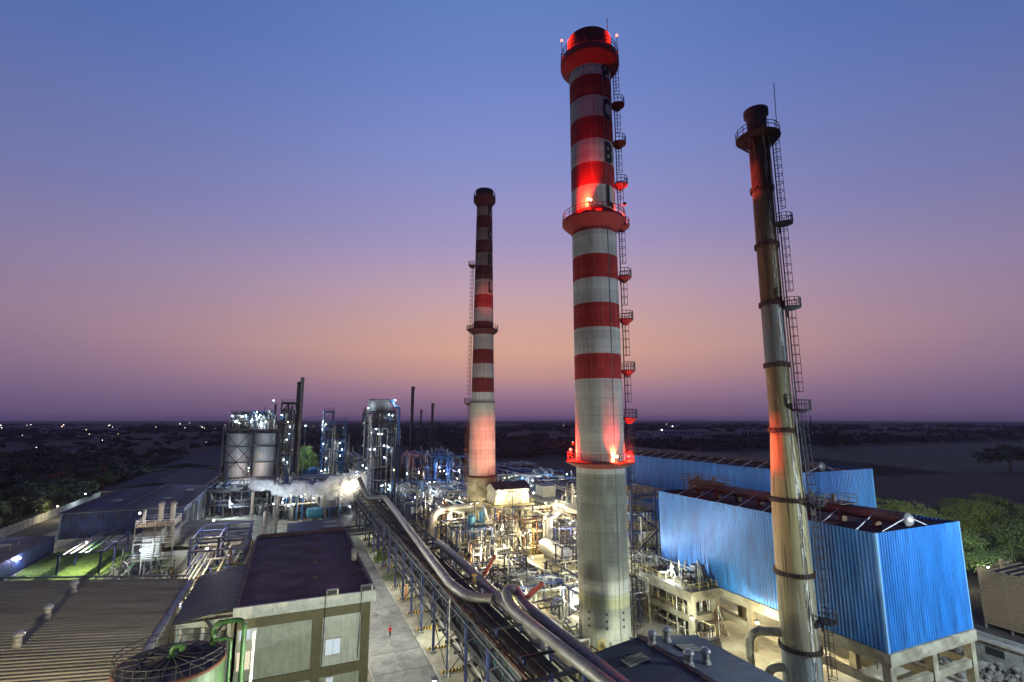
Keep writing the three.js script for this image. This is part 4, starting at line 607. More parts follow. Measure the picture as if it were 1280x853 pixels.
{ const g = new THREE.IcosahedronGeometry(0.4, 0), im = new THREE.InstancedMesh(g, std([0.17, 0.165, 0.15], 0.95), 420), m = new THREE.Matrix4(), q = new THREE.Quaternion(), c = new THREE.Color(); seed = 91;
  for (let i = 0; i < 420; i++) { const s = R(0.2, 1) ** 2 * 1.6 + 0.15; q.setFromEuler(new THREE.Euler(R(0, 6), R(0, 6), R(0, 6))); m.compose(V(R(81, 90), R(0, 0.4), R(-46, -28)), q, V(s, s * R(0.5, 1), s)); im.setMatrixAt(i, m); const k = R(0.25, 1); im.setColorAt(i, c.setRGB(k, k * 0.97, k * 0.93)); }
  im.name = 'rubble'; im.castShadow = im.receiveShadow = true; scene.add(im); tag(im, 'grey broken rubble heaped below the blue shed corner', 'rubble', null, 'stuff'); }

// ---------------------------------------------------------------- pipe rack along the road
{ const t = thing('pipe_rack', 'long dark blue steel pipe rack on posts along the concrete road', 'pipe rack', [24.2, 0, -110]), X = [-3.7, 0, 3.7], n = 18, Z = (k) => 64 - k * 7.3;
  for (let k = 0; k <= n; k++) {
    for (const x of X) bar(t, 'post', [x, 0, Z(k)], [x, 9, Z(k)], 0.34, M.steelBlue);
    for (const y of [4.2, 6.6, 8.7]) bar(t, 'cross_beam', [-4.1, y, Z(k)], [4.1, y, Z(k)], 0.28, M.steelBlack, 0.36);
    if (k < n) { for (const x of X) for (const y of [4.5, 6.9, 8.9]) bar(t, 'long_beam', [x + 0.02, y, Z(k)], [x + 0.02, y, Z(k + 1)], 0.2, M.steelBlack, 0.28);
      for (const y of [4.3, 6.7]) bar(t, 'cross_beam', [-4, y, Z(k) - 3.65], [4, y, Z(k) - 3.65], 0.2, M.steelBlack, 0.26); }
    for (const x of X) part(t, 'footing', BOX, M.concrete, [x, 0.15, Z(k)], [0.8, 0.3, 0.8]);
  }
  const b = []; for (let k = 0; k < n; k++) { for (const [x, y0, y1] of [[-3.7, 6.8, 8.8], [-3.7, 4.5, 6.7], [3.7, 4.5, 6.7]]) b.push(barGeo([x, y0, Z(k)], [x, y1, Z(k) - 3.65], 0.11), barGeo([x, y1, Z(k) - 3.65], [x, y0, Z(k + 1)], 0.11)); for (const x of [-3.7, 0]) b.push(barGeo([x, k % 2 ? 0.2 : 4.2, Z(k)], [x, k % 2 ? 4.2 : 0.2, Z(k + 1)], 0.09)); b.push(barGeo([-3.7, 0.3, Z(k)], [0, 4.2, Z(k)], 0.09), barGeo([0, 0.3, Z(k)], [3.7, 4.2, Z(k)], 0.09)); }
  part(t, 'lattice', mergeGeometries(b), M.steelBlack); part(t, 'walkway', boxGeo(-3.1, -2.4, 7.05, 7.1, -66, 64), M.deckDark); part(t, 'handrail', railGeo([[-3.2, 7.1, 64], [-3.2, 7.1, -66]], 1.1, 0.06, 2.2), M.steelTeal); part(t, 'handrail', railGeo([[-2.3, 7.1, 64], [-2.3, 7.1, -66]], 1.1, 0.06, 2.2), M.steelTeal); }
M.grimy = std([0.09, 0.085, 0.08], 0.7, 0.3, { map: rep(tStain, 0.3) });
const rackPipes = [[-3.2, 4.6, 0.14, 1], [-2.4, 4.6, 0.2, 4], [-1.6, 4.6, 0.14, 6], [-0.9, 4.6, 0.22, 4], [0.5, 4.6, 0.2, 4], [1.4, 4.6, 0.24, 4], [2.2, 4.6, 0.16, 7], [3.1, 4.6, 0.2, 0], [-1.6, 7.0, 0.16, 4], [-1, 7.0, 0.2, 6], [0.5, 7.0, 0.16, 4], [1.3, 7.0, 0.24, 0], [2.1, 7.0, 0.15, 4], [2.9, 7.0, 0.2, 3], [-3, 8.98, 0.15, 4], [-2.4, 8.98, 0.12, 6], [-1.8, 8.98, 0.15, 4]];
rackPipes.forEach(([x, y, r, m], i) => pipe(`${m === 4 ? 'grimy dark' : PIPES[m][0]} pipe lying lengthwise on the ${y < 5 ? 'lower' : y < 8 ? 'middle' : 'upper'} deck of the road pipe rack`, [[24.2 + x, y + r * 0.5, -46], [24.2 + x, y + r * 0.5, -176]], r, m === 4 ? M.grimy : PIPES[m][1], 'pipes lying on the pipe rack'));
for (const [x, y, label] of [[23.3, 8.95, 'brown cable tray on the top of the pipe rack'], [20.9, 6.95, 'dark cable tray along the road edge of the pipe rack'], [24.6, 8.95, 'dark cable tray on the rack top beside the long duct'], [23.4, 4.5, 'rusty cable tray low inside the pipe rack']]) { const t = thing('cable_tray', label, 'cable tray', [x, y, -110]); part(t, 'tray', mergeGeometries([boxGeo(-0.4, 0.4, 0, 0.04, -66, 64), boxGeo(-0.42, -0.38, 0, 0.2, -66, 64), boxGeo(0.38, 0.42, 0, 0.2, -66, 64)]), label[0] === 'd' ? M.steelBlack : M.rust); for (const u of [-0.22, 0, 0.2]) rod(t, 'cable', [u, 0.1, -66], [u, 0.1, 64], 0.06, M.black); }
const DUCT = { name: 'large_duct', joints: 5.2, cat: 'duct' };
pipe('long grey insulated duct on the rack top from the steam plume to the loop', [[19.8, 15.2, -163], [22.4, 9.4, -160], [26.3, 10.3, -154], [22.1, 9.75, -72.4], [22.9, 9.6, -67], [25.6, 9.5, -65.2]], 0.68, M.duct, null, 22, { ...DUCT, bend: 1.7 });
pipe('second grey insulated duct running beside the long one and diving into the rack', [[28.2, 3.5, -103], [27.6, 9.2, -100.4], [27.2, 9.55, -80], [26.4, 9.4, -56], [26.2, 9.2, -52.6], [26.2, 5.4, -50.6], [26.6, 4.9, -46.4], [27.6, 7.8, -44]], 0.68, M.duct, null, 22, { ...DUCT, bend: 2.2 });
pipe('twin grey insulated ducts joined by a raised loop, nearest on the rack top', [[26.3, 10.7, -30], [25.2, 10.8, -57.5], [25.2, 12, -60], [27.3, 11.9, -61.4], [27.2, 10.8, -59], [27, 10.7, -30]], 0.6, M.duct, null, 22, { ...DUCT, bend: 1.4 });
for (let k = 0; k < 9; k++) { const t = thing('duct_support', 'dark steel trestle carrying the grey ducts above the pipe rack', 'support frame', [25.4, 8.9, -41 - k * 7.3 * (k < 3 ? 1 : 1.6)], 'trestles under the big ducts'); const h = k < 3 ? 0.9 : 0.2; bar(t, 'beam', [-3.4, h, 0], [2.6, h, 0], 0.24, M.steelBlack); for (const x of [-3, 0, 2.4]) bar(t, 'leg', [x, 0, 0], [x, h, 0], 0.26, M.steelBlue); }
pipe('red capped relief duct rising over the second grey duct', [[27.6, 10, -73.6], [28.4, 13.2, -71.4]], 0.3, M.redDuct, null, 14, { name: 'relief_duct', cat: 'duct' }); pipe('red relief duct slanting up beside the raised duct loop', [[27.6, 11, -59.4], [28.6, 13.6, -56.4]], 0.3, M.redDuct, null, 14, { name: 'relief_duct', cat: 'duct' });
pipe('pale slim pole in front of the rack by the duct bend', [[20.2, 0, -66.5], [20.2, 10, -66.5]], 0.09, M.white, null, 8, { name: 'pole', cat: 'pole' });
{ const t = thing('valve', 'yellow handwheel valve between the two grey ducts', 'valve', [25.3, 10.4, -71.5]); t.scale.setScalar(0.6); part(t, 'body', CYL, M.yellowDark, [0, 0, 0], [0.3, 0.9, 0.3]); part(t, 'handwheel', new THREE.TorusGeometry(0.55, 0.09, 8, 20), M.yellow, [0, 0.8, 0], null, [Math.PI / 2, 0, 0]); part(t, 'flange', CYL, M.yellow, [0, -0.4, 0], [0.55, 0.16, 0.55]); }
{ let first; for (let k = 0; k < 15; k++) { const z = -47 - k * 7.3; if (!first) { first = thing('striped_barrier', 'low yellow and black striped barrier on the ground between rack posts', 'barrier', [21.9, 0, z], 'striped barriers between the rack posts'); part(first, 'kerb_base', boxGeo(-1.9, 1.9, 0, 0.3, -0.2, 0.2), M.yellow); for (let i = 0; i < 8; i++) { const g = boxGeo(-0.13, 0.13, 0.01, 0.31, -0.21, 0.21), p = g.attributes.position; for (let j = 0; j < p.count; j++) p.setX(j, p.getX(j) + p.getY(j) * 0.5); part(first, 'stripe', g, M.black, [-1.75 + i * 0.46, 0, 0]); } } else copyOf(first, null, [21.9, 0, z]); } }
{ const t = thing('fire_monitor', 'orange fire monitor post at the edge of the road under the rack', 'fire hydrant', [21.9, 0, -100.5]); part(t, 'post', CYL, M.orange, [0, 0.9, 0], [0.2, 1.8, 0.2]); part(t, 'nozzle', CYL, M.orange, [0.15, 2, 0.3], [0.1, 1, 0.1], [1, 0, 0]); part(t, 'flange', CYL, M.white, [0, 1.8, 0], [0.32, 0.12, 0.32]); part(t, 'base', CYL, M.orange, [0, 0.1, 0], [0.4, 0.2, 0.4]); }
// low dark bridge behind the office, joining the rack
{ const t = thing('pipe_bridge', 'dark pipe bridge crossing the far end of the road into the rack', 'pipe bridge', [18, 0, -136]); for (const x of [-4, 4]) for (const z of [-1.6, 1.6]) bar(t, 'post', [x, 0, z], [x, 6, z], 0.32, M.steelBlue); for (const y of [4.6, 6]) for (const z of [-1.6, 1.6]) bar(t, 'beam', [-10, y, z], [6, y, z], 0.28, M.steelBlack); [-1, -0.3, 0.4, 1.1].forEach((z, i) => rod(t, 'pipe', [-10, 5, z], [6, 5, z], 0.2, i === 1 ? M.green : M.steelGrey)); }
{ const t = thing('navy_roof_shed', 'small shed with a dark navy sloping roof behind the office block', 'shed'); for (let i = 0; i < 4; i++) part(t, 'roof_sheet', sheet([0.4, 5.4, -152 + i * 3.8], [0, 0, 3.82], [15, 0.4, 0], 0.6, 0.08), M.blueDark); part(t, 'wall', boxUV(boxGeo(1, 15, 0, 5.3, -151.6, -137.2)), M.wallPale); for (const z of [-147, -141]) part(t, 'roof_light', boxGeo(9, 12.4, 5.85, 5.95, z, z + 0.5), M.sheetWhite); }

// ---------------------------------------------------------------- process yard
M.deckY = std([0.34, 0.31, 0.2], 0.85, 0.05, { map: rep(tStain, 0.4) });
const Y1 = { deck: M.deckY, rail: M.yellowDark }, B1 = { deck: M.deckDark, col: M.steelBlue, rail: M.steelBlack };
frame('steel_platform', 'three storey blue posted platform holding the tall blue columns', 'platform', { x0: 33.5, x1: 41.5, z0: -118, z1: -106, levels: [3.2, 6.0, 9.4], nx: 3, nz: 3, brace: 1, ...Y1, decks: [0.8, 0.9, 0], rails: [1, 1, 0] });
frame('steel_platform', 'blue posted deck carrying the silver lying drum beside the banded chimney', 'platform', { x0: 46, x1: 56, z0: -103, z1: -90, levels: [3.4], nx: 3, nz: 3, brace: 1, ...Y1 });
frame('steel_platform', 'low walkway deck with yellow handrails between rack and chimney', 'platform', { x0: 33.5, x1: 44.5, z0: -96, z1: -80, levels: [2.6, 5.4], nx: 3, nz: 4, brace: 1, ...Y1, decks: [0.9, 0.34], rails: [1, 0] });
frame('steel_platform', 'open blue steel frame with diagonal bracing beside the foot of the banded chimney', 'platform', { x0: 45, x1: 54.5, z0: -86, z1: -72, levels: [4.6], nx: 2, nz: 2, brace: 2, col: M.steelBlue, deck: M.deck, decks: [0], rails: [1] });
frame('steel_platform', 'small low deck beside the rack under the red relief ducts', 'platform', { x0: 33, x1: 38.5, z0: -76, z1: -58, levels: [2.8], nx: 1, nz: 3, brace: 1, ...Y1 });
frame('pipe_shelter', 'dark flat steel roof frame over pumps by the long pale wall', 'shelter', { x0: 55.5, x1: 63.5, z0: -118, z1: -103, levels: [4.2, 8.6], nx: 2, nz: 2, brace: 1, ...B1, decks: [0, 0.6], rails: [0, 0] });
frame('steel_platform', 'crowded platform frame under the big silver duct bend', 'platform', { x0: 33.5, x1: 45, z0: -142, z1: -123, levels: [3.6, 7], nx: 3, nz: 4, brace: 1, ...Y1, decks: [1, 0.5], rails: [1, 1] });
frame('steel_platform', 'platform frame around the ribbed silver silo behind the yard', 'platform', { x0: 50, x1: 63, z0: -146, z1: -121, levels: [4, 8.4], nx: 3, nz: 4, brace: 1, ...Y1, decks: [1, 0.5], rails: [1, 1] });
frame('steel_platform', 'dim blue platform frame behind the slim chimney', 'platform', { x0: 33, x1: 62, z0: -178, z1: -150, levels: [4.2, 8.2], nx: 4, nz: 3, brace: 1, ...B1, decks: [1, 0.6], rails: [1, 1] });
frame('stair_tower', 'tall narrow stair frame behind the banded chimney before the blue annex', 'stair tower', { x0: 63.5, x1: 69.5, z0: -92, z1: -85.5, levels: [3.6, 7.2, 10.8, 14.4, 17.6], nx: 1, nz: 1, brace: 1, cw: 0.36, ...Y1, top: 1.2 });
for (let i = 0; i < 4; i++) { const t = thing('steel_stair', `steel stair flight ${['at the foot', 'in the second storey', 'in the third storey', 'near the top'][i]} of the narrow stair frame`, 'stairs', [66.5, 3.6 * i + 0.2, -85.2]); const s = i % 2 ? -1 : 1; for (const z of [0, 0.9]) bar(t, 'stringer', [-2.6 * s, 0, z], [2.6 * s, 3.6, z], 0.1, M.steelBlue, 0.28); for (let k = 0; k < 15; k++) part(t, 'tread', BOX, M.yellowDark, [(-2.5 + k * 0.355) * s, 0.15 + k * 0.24, 0.45], [0.3, 0.04, 0.86]); part(t, 'handrail', mergeGeometries([barGeo([-2.6 * s, 1.1, 0.9], [2.6 * s, 4.7, 0.9], 0.06), barGeo([-2.6 * s, 0.6, 0.9], [2.6 * s, 4.2, 0.9], 0.05), barGeo([0, 1.8, 0.9], [0, 2.9, 0.9], 0.06)]), M.yellowDark); }
// vessels, in the places where the yard shows them
vessel('column_vessel', 'tall bright blue column vessel inside the blue posted platform', 'column', 38.5, 0, -111, 0.95, 11.4, M.blueTank, { bands: 5 }); vessel('column_vessel', 'shorter bright blue column vessel behind the tall blue one', 'column', 41.9, 5.9, -113.5, 0.75, 5.6, M.blueTank, { bands: 3 });
vessel('ribbed_silo', 'fat silver ribbed silo on a narrow neck below the maroon roofed shed', 'silo', 53, 4.2, -126, 2.5, 4.6, M.silver, { bands: 5, cone: 2.6, legs: 0.01, rail: 1 }); vessel('silo', 'pale cylinder standing below the ribbed silver silo', 'silo', 54.4, 0, -121, 1.3, 5.4, M.white, { bands: 4 });
drum('pressure_drum', 'big silver lying pressure drum with a domed end on the blue deck', 'drum', 52.2, 3.6, -97, 1.55, 9, M.silver); vessel('steam_separator', 'upright silver separator on legs venting steam behind the lying drum', 'vessel', 54.8, 3.6, -105, 1.15, 4.4, M.silver, { bands: 4, cone: 1, legs: 3, legMat: M.steelBlack });
vessel('white_tank', 'white upright tank inside the narrow stair frame', 'tank', 70.6, 0, -88.5, 1.7, 9.5, M.white, { bands: 4 }); vessel('grey_tank', 'grey tank topped by a handrail beyond the long pale wall', 'tank', 73, 0, -150, 2.6, 8, M.silver, { bands: 3, rail: 1 });
drum('pressure_drum', 'silver round ended drum lying beyond the long pale wall', 'drum', 79, 5, -152, 1.9, 6, M.silver, { x: 0 }); vessel('blue_vessel', 'small blue upright vessel beyond the pale wall near the banded chimney', 'vessel', 78, 4, -128, 1.1, 5.4, M.blueTank, { bands: 2, legs: 1 });
vessel('white_tank', 'short white tank on the walkway deck beside the rack', 'tank', 36, 0, -88, 1.3, 3, M.white, { bands: 2 }); vessel('white_tank', 'pair member white upright tank on the low walkway deck', 'tank', 41.5, 0, -92, 1.1, 4, M.white, { bands: 3 }).userData.label = 'slim white upright tank on the walkway deck, chimney side'; drum('exchanger_drum', 'slim silver exchanger drum lying on the crowded platform under the duct bend', 'drum', 40, 3.9, -131, 0.75, 7, M.silver); drum('exchanger_drum', 'cream exchanger drum lying on the deck below the red relief ducts', 'drum', 35.8, 3.1, -67, 0.7, 6, M.cream); drum('exchanger_drum', 'dull white exchanger drum lying crosswise in the braced blue frame', 'drum', 49.5, 0, -79, 0.9, 6, M.white, { x: 1 });
pipe('very large bright silver duct rising from the yard and bending towards the slim chimney', [[33.2, 0, -124.5], [33.2, 10.6, -124.5], [46, 10.8, -126]], 0.92, M.silver, null, 24, { name: 'large_duct', joints: 2.6, bend: 2.6, cat: 'duct' });
{ const t = thing('elevated_shed', 'small white sheeted shed with a maroon gable roof before the slim chimney', 'shed', [50.6, 12.6, -118.5]); const g = (x0, x1, h) => { for (let i = 0; i < 3; i++) { const a = x0 + (x1 - x0) * i / 3, b = x0 + (x1 - x0) * (i + 1) / 3; part(t, 'cladding_panel', sheet([a, 0, 3], [b - a, 0, 0], [0, h, 0], 0.5, 0.09, 2, 0.03, i), M.sheetWhite); part(t, 'cladding_panel', sheet([-4.4, 0, -3 + i * 2], [0, 0, 2], [0, h, 0], 0.5, 0.09), M.sheetWhite); } };
  g(-4.4, 4.4, 3.6); for (const s of [1, -1]) part(t, 'roof_sheet', s > 0 ? sheet([-4.9, 3.5, 3.6], [9.8, 0, 0], [0, 1.5, -3.6], 0.5, 0.07) : sheet([4.9, 3.5, -3.6], [-9.8, 0, 0], [0, 1.5, 3.6], 0.5, 0.07), M.roofMaroon); part(t, 'wall', boxGeo(-4.3, 4.3, 0, 3.5, -2.9, 2.9), M.sheetWhite);
  const gb = new THREE.BufferGeometry(); gb.setAttribute('position', new THREE.Float32BufferAttribute([-4.4, 3.55, 3.4, -4.4, 4.9, 0, -4.4, 3.55, -3.4], 3)); gb.setAttribute('uv', new THREE.Float32BufferAttribute([0, 0, 1, 1, 2, 0], 2)); gb.computeVertexNormals(); part(t, 'gable_end', gb, M.sheetWhite);
  part(t, 'floor', boxGeo(-5.4, 5.2, -0.4, -0.02, -4, 4.4), M.deck); for (const x of [-5, 0, 5]) for (const z of [-3.6, 4]) bar(t, 'leg', [x, -12.6, z], [x, -0.4, z], 0.34, M.steelBlue); for (const y of [-4, -8]) for (const z of [-3.6, 4]) bar(t, 'beam', [-5, y, z], [5, y, z], 0.24, M.steelBlue); part(t, 'handrail', railGeo([[-5.3, 0, 4.3], [5.1, 0, 4.3]], 1.1, 0.06), M.yellowDark); }
{ const t = thing('long_pale_building', 'long pale concrete building wall behind the yard with a grey flat roof', 'building'); const x0 = 66, x1 = 77, z0 = -146, z1 = -109, h = 10.4; part(t, 'wall', boxUV(boxGeo(x0, x1, 0, h, z0, z1)), M.wallPale); part(t, 'roof', boxUV(boxGeo(x0 - 0.5, x1 + 0.5, h + 0.01, h + 0.55, z0 - 0.5, z1 + 0.5)), M.boundary); for (let i = 0; i <= 5; i++) part(t, 'pilaster', boxUV(boxGeo(x0 - 0.3, x0 - 0.002, 0, h - 1.3, z1 - 0.9 - i * 7.1, z1 - 0.2 - i * 7.1)), M.concreteWarm); part(t, 'band', boxUV(boxGeo(x0 - 0.32, x0 - 0.002, h - 1.28, h - 0.7, z0, z1)), M.concreteWarm); part(t, 'roof_room', boxUV(boxGeo(x0 + 1, x0 + 5, h + 0.56, h + 3.6, z0 + 10, z0 + 15)), M.wallPale); for (let i = 0; i < 4; i++) part(t, 'wall_pipe', CYLS, M.white, [x0 - 0.45, 5.3, z1 - 12 - i * 0.8], [0.16, 10.6, 0.16]); }
// random but fixed runs of pipe through the yard, one thing each
const REST = new Map();
function tangle(zone, where, n, cols, lev, rr, group, keep = 16, base = 0) {
  n = Math.round(n * 1.9);
  const [x0, x1, z0, z1] = zone;
  for (let i = 0; i < n; i++) {
    const c = pickOf(cols), r = R(...rr), y = pickOf(lev) + R(0.1, 0.6), y2 = pickOf(lev) + R(0.1, 0.6), x = R(x0, x1), z = R(z0, z1), k = rnd(), pts = [];
    if (k < 0.3) { const a = R(z0, (z0 + z1) / 2), b = R((z0 + z1) / 2, z1), xx = Math.min(x1, x + R(0.6, 4)); pts.push([x, 0, a], [x, y, a], [x, y, b], [xx, y, b], [xx, Math.max(0, y2 - 2), b]); }
    else if (k < 0.6) { const a = R(x0, (x0 + x1) / 2), b = R((x0 + x1) / 2, x1), zz = z + R(-3, 3); pts.push([a, y2 < y ? 0 : y2, z], [a, y, z], [b, y, z], [b, y, zz], [b, 0, zz]); }
    else if (k < 0.8) pts.push([x, 0, z], [x, y + R(0.5, 3), z], [x + R(0.4, 1.6), y + 0.1, z], [x + 1.8, 0, z + 0.3]);
    else pts.push([x, 0, z], [x, y + R(0, 2.5), z]);
    const P = []; for (const p of pts) { const q = P[P.length - 1]; if (!q || Math.hypot(p[0] - q[0], p[1] + base - q[1], p[2] - q[2]) > r * 2.5) P.push([p[0], p[1] + base, p[2]]); }
    if (P.length < 2) continue;
    if (i < keep) pipe(`${c[0]} pipe bending through ${where}`, P, Math.max(r, rr[1] * 0.75), c[1], group, 7);
    else { if (!REST.has(c[1])) REST.set(c[1], []); REST.get(c[1]).push(sweep(P, r, 6)); if (rnd() < 0.5) { const w = new THREE.TorusGeometry(0.22, 0.05, 5, 10), f = P[P.length >> 1]; w.rotateX(rnd() * 3); w.translate(f[0], f[1], f[2] + 0.3); REST.get(c[1]).push(w); } }
  }
}
seed = 500;
const PW = [PIPES[0], PIPES[2], PIPES[3], PIPES[3], PIPES[4], PIPES[6], ['black', M.steelBlack], PIPES[2]], PC = [PIPES[0], PIPES[2], PIPES[4], PIPES[5], PIPES[0]], G1 = 'pipes threading the process yard';
tangle([33, 45, -98, -78], 'the walkway deck between rack and banded chimney', 46, PW, [1, 2.6, 4, 5.4], [0.06, 0.2], G1); tangle([45, 56, -89, -70], 'the deck of the lying drum and the braced blue frame', 40, PW, [1, 3.4, 5, 6.5], [0.06, 0.2], G1);
tangle([33, 46, -122, -98], 'the blue posted platform', 60, PW, [1, 3.2, 6, 8.5], [0.06, 0.22], G1); tangle([46, 64, -122, -104], 'the yard before the slim chimney', 60, PW, [1, 4, 7, 10], [0.06, 0.22], G1); tangle([33, 64, -148, -122], 'the crowded platforms round the slim chimney', 80, PW, [2, 4, 7, 10], [0.08, 0.25], G1);
tangle([32, 64, -182, -148], 'the dim frames behind the slim chimney', 70, PC, [2, 4.5, 8, 11], [0.1, 0.3], G1); tangle([57, 62.5, -84, -64], 'the top of the concrete platform', 34, PW, [7.2, 7.6, 8], [0.06, 0.14], G1); tangle([57, 63, -82, -60], 'the ground under the concrete platform', 30, PW, [1, 2.2], [0.06, 0.12], G1); tangle([62, 72, -104, -84], 'the stair frame and its white tank', 30, PW, [3, 7, 11, 14], [0.08, 0.18], G1);
tangle([33, 39, -78, -56], 'the low deck under the red relief ducts', 26, PW, [1, 2.8, 4], [0.06, 0.16], G1); tangle([68, 92, -165, -112], 'the units beyond the long pale wall', 60, PC, [5, 10.5, 12, 13], [0.1, 0.28], G1); tangle([-19, -6, -136, -94], 'the portal rack beside the office', 60, [PIPES[0], PIPES[2], PIPES[7], PIPES[3], PIPES[6], PIPES[2], ['blue', M.railBlue || M.bluePipe]], [1, 2.2, 3.8, 5], [0.07, 0.2], G1); tangle([-34, -19, -150, -120], 'the boiler skid', 26, [PIPES[0], PIPES[2], PIPES[4], PIPES[7]], [0.8, 2, 3], [0.07, 0.16], G1);
{ // slim dark support portals standing among the pipes
  const SP = [[35, -84, 6], [39.5, -89, 7.5], [36.5, -101, 8], [42, -100, 6.5], [45.5, -107, 9], [49, -110, 8], [47.5, -88, 6.5], [52, -92, 8.5], [57, -99, 9.5], [60, -112, 9], [38, -127, 9.5], [43, -133, 8], [48, -139, 9], [57, -131, 10.5], [61, -124, 9], [36, -148, 9], [46, -152, 10], [56, -156, 10], [36, -70, 5], [59, -104, 6], [53.5, -82, 6], [50, -120, 7]];
  const protos = [5, 8, 11].map(() => null);
  SP.forEach(([x, z, h], i) => { const k = h < 6.6 ? 0 : h < 8.6 ? 1 : 2, H = [6, 8, 10][k];
    if (!protos[k]) { const t = protos[k] = thing('support_portal', ['low dark steel support portal standing among the yard pipes', 'dark steel support portal of middle height among the yard pipes', 'tall dark steel support portal among the yard pipes'][k], 'support frame', [x, 0, z], 'support portals of the process yard');
      for (const a of [-1.6, 1.6]) for (const b of [-1.3, 1.3]) bar(t, 'post', [a, 0, b], [a, H, b], 0.24, M.steelBlack); for (let y = 2; y <= H; y += 2) { for (const b of [-1.3, 1.3]) bar(t, 'beam', [-2.1, y, b], [2.1, y, b], 0.18, M.steelBlack); for (const a of [-1.6, 1.6]) bar(t, 'beam', [a, y - 0.02, -1.3], [a, y - 0.02, 1.3], 0.16, M.steelBlack); }
      for (let y = 0; y < H; y += 4) { bar(t, 'brace', [-1.6, y, 1.32], [1.6, y + 2, 1.32], 0.1, M.steelBlack); bar(t, 'brace', [1.62, y, -1.3], [1.62, y + 2, 1.3], 0.1, M.steelBlack); }
      part(t, 'handrail', railGeo([[-2, H, 1.3], [2, H, 1.3], [2, H, -1.3]], 1.1, 0.06), M.steelBlack);
    } else copyOf(protos[k], null, [x, 0, z], null, (i % 3) * 0.02); });
}
// yellow ladders and white guard frames
for (const [x, z, y0, y1, label] of [[49, -101, 0, 9.4, 'tall yellow ladder beside the lying silver drum'], [47.2, -73, 0, 5.6, 'yellow caged ladder by the foot of the banded chimney'], [43.8, -108, 0, 7, 'yellow ladder beside the bright blue columns'], [38, -58.5, 0, 5, 'short yellow ladder by the low deck under the relief ducts']]) { const t = thing('ladder', label, 'ladder', [x, 0, z]); part(t, 'ladder_rails', ladderGeo([0, y0, 0], [0, y1, 0], [1, 0, 0], 0.6), M.railYellow); part(t, 'handrail', railGeo([[0.5, y1 - 1.1, 0], [0.5, y1 - 1.1, -1.2]], 1.1, 0.06), M.railYellow); }
{ let g0; [[-12, -98.5], [-9, -103], [-15, -106], [-8, -109], [-17, -101]].forEach(([x, z]) => { if (!g0) { g0 = thing('guard_frame', 'white and blue pipe guard frame in the lit yard beside the office', 'guard frame', [x, 0, z], 'guard frames beside the office'); for (const a of [-1.5, 0, 1.5]) for (const b of [-1, 1]) bar(g0, 'post', [a, 0, b], [a, 3.2, b], 0.13, M.railWhite); for (const y of [1.6, 3.2]) { for (const b of [-1, 1]) bar(g0, 'rail', [-1.6, y, b], [1.6, y, b], 0.12, M.railWhite); for (const a of [-1.5, 1.5]) bar(g0, 'rail', [a, y - 0.02, -1], [a, y - 0.02, 1], 0.11, M.bluePipe); } part(g0, 'pump', CYL, M.green, [0.3, 0.6, 0], [0.4, 1.2, 0.4]); part(g0, 'cabinet', boxGeo(-1.1, -0.4, 0, 1.4, -0.4, 0.4), M.yellowDark); } else copyOf(g0, null, [x, 0, z], null, 0.02 * x); }); }

// ---------------------------------------------------------------- silos, towers and flares at the back of the plant
{ const t = thing('silo_support', 'dark cross braced steel frame around the two grey silos', 'steel frame', [-14.8, 0, -240]);
  for (const x of [-10.6, 0, 10]) for (const z of [-5.5, 5.6]) bar(t, 'column', [x, 0, z], [x, 28.6, z], 0.6, M.steelBlack);
  for (const y of [9.6, 15.6, 22, 28.4]) { for (const z of [-5.5, 5.6]) bar(t, 'beam', [-10.9, y, z], [10.3, y, z], 0.5, M.steelBlack); for (const x of [-10.6, 0, 10]) bar(t, 'beam', [x, y - 0.03, -5.5], [x, y - 0.03, 5.6], 0.45, M.steelBlack); }
  for (const [a, b] of [[9.6, 22], [15.8, 28.4]]) { bar(t, 'brace', [-10.6, a, 5.7], [0, b, 5.7], 0.26, M.steelBlack); bar(t, 'brace', [0, a, 5.7], [-10.6, b, 5.7], 0.26, M.steelBlack); }
  for (const x of [-10.6, 0]) { bar(t, 'brace', [x, 0, 5.7], [x + 10, 9.6, 5.7], 0.26, M.steelBlack); bar(t, 'brace', [x + 10, 0, 5.7], [x, 9.6, 5.7], 0.26, M.steelBlack); }
  part(t, 'deck', BOX, M.deckDark, [-0.3, 28.9, 0], [22, 0.3, 12]); part(t, 'deck', BOX, M.deckDark, [-0.3, 9.2, 0], [22, 0.3, 12]); part(t, 'handrail', railGeo([[-11, 29, 6], [10.6, 29, 6], [10.6, 29, -6], [-11, 29, -6], [-11, 29, 6]], 1.2, 0.12), M.rail); }
vessel('silo', 'grey cylindrical silo inside the braced frame, the one at the dark shed side', 'silo', -20.1, 9.6, -240, 4.6, 17.6, M.siloGrey, { bands: 5, dome: 0.1 }); vessel('silo', 'grey cylindrical silo inside the braced frame, the one beside the chimneyed tower', 'silo', -9.9, 9.6, -240, 4.6, 17.6, M.siloGrey, { bands: 5, dome: 0.1 });
const TB = { col: M.steelBlack, deck: M.deckDark, rail: M.steelBlack, cw: 0.55, bw: 0.6, brace: 1 }, TBlue = { col: M.bluePipe, deck: M.deckDark, rail: M.steelBlack, cw: 0.5, bw: 0.55, brace: 1 };
frame('process_tower', 'stepped dark equipment frame on top of the silos', 'tower', { x0: -24, x1: -9, z0: -246, z1: -237, base: 29, levels: [3.2, 6.2], nx: 4, nz: 1, ...TB, cw: 0.3, bw: 0.22, decks: [1, 0.8] });
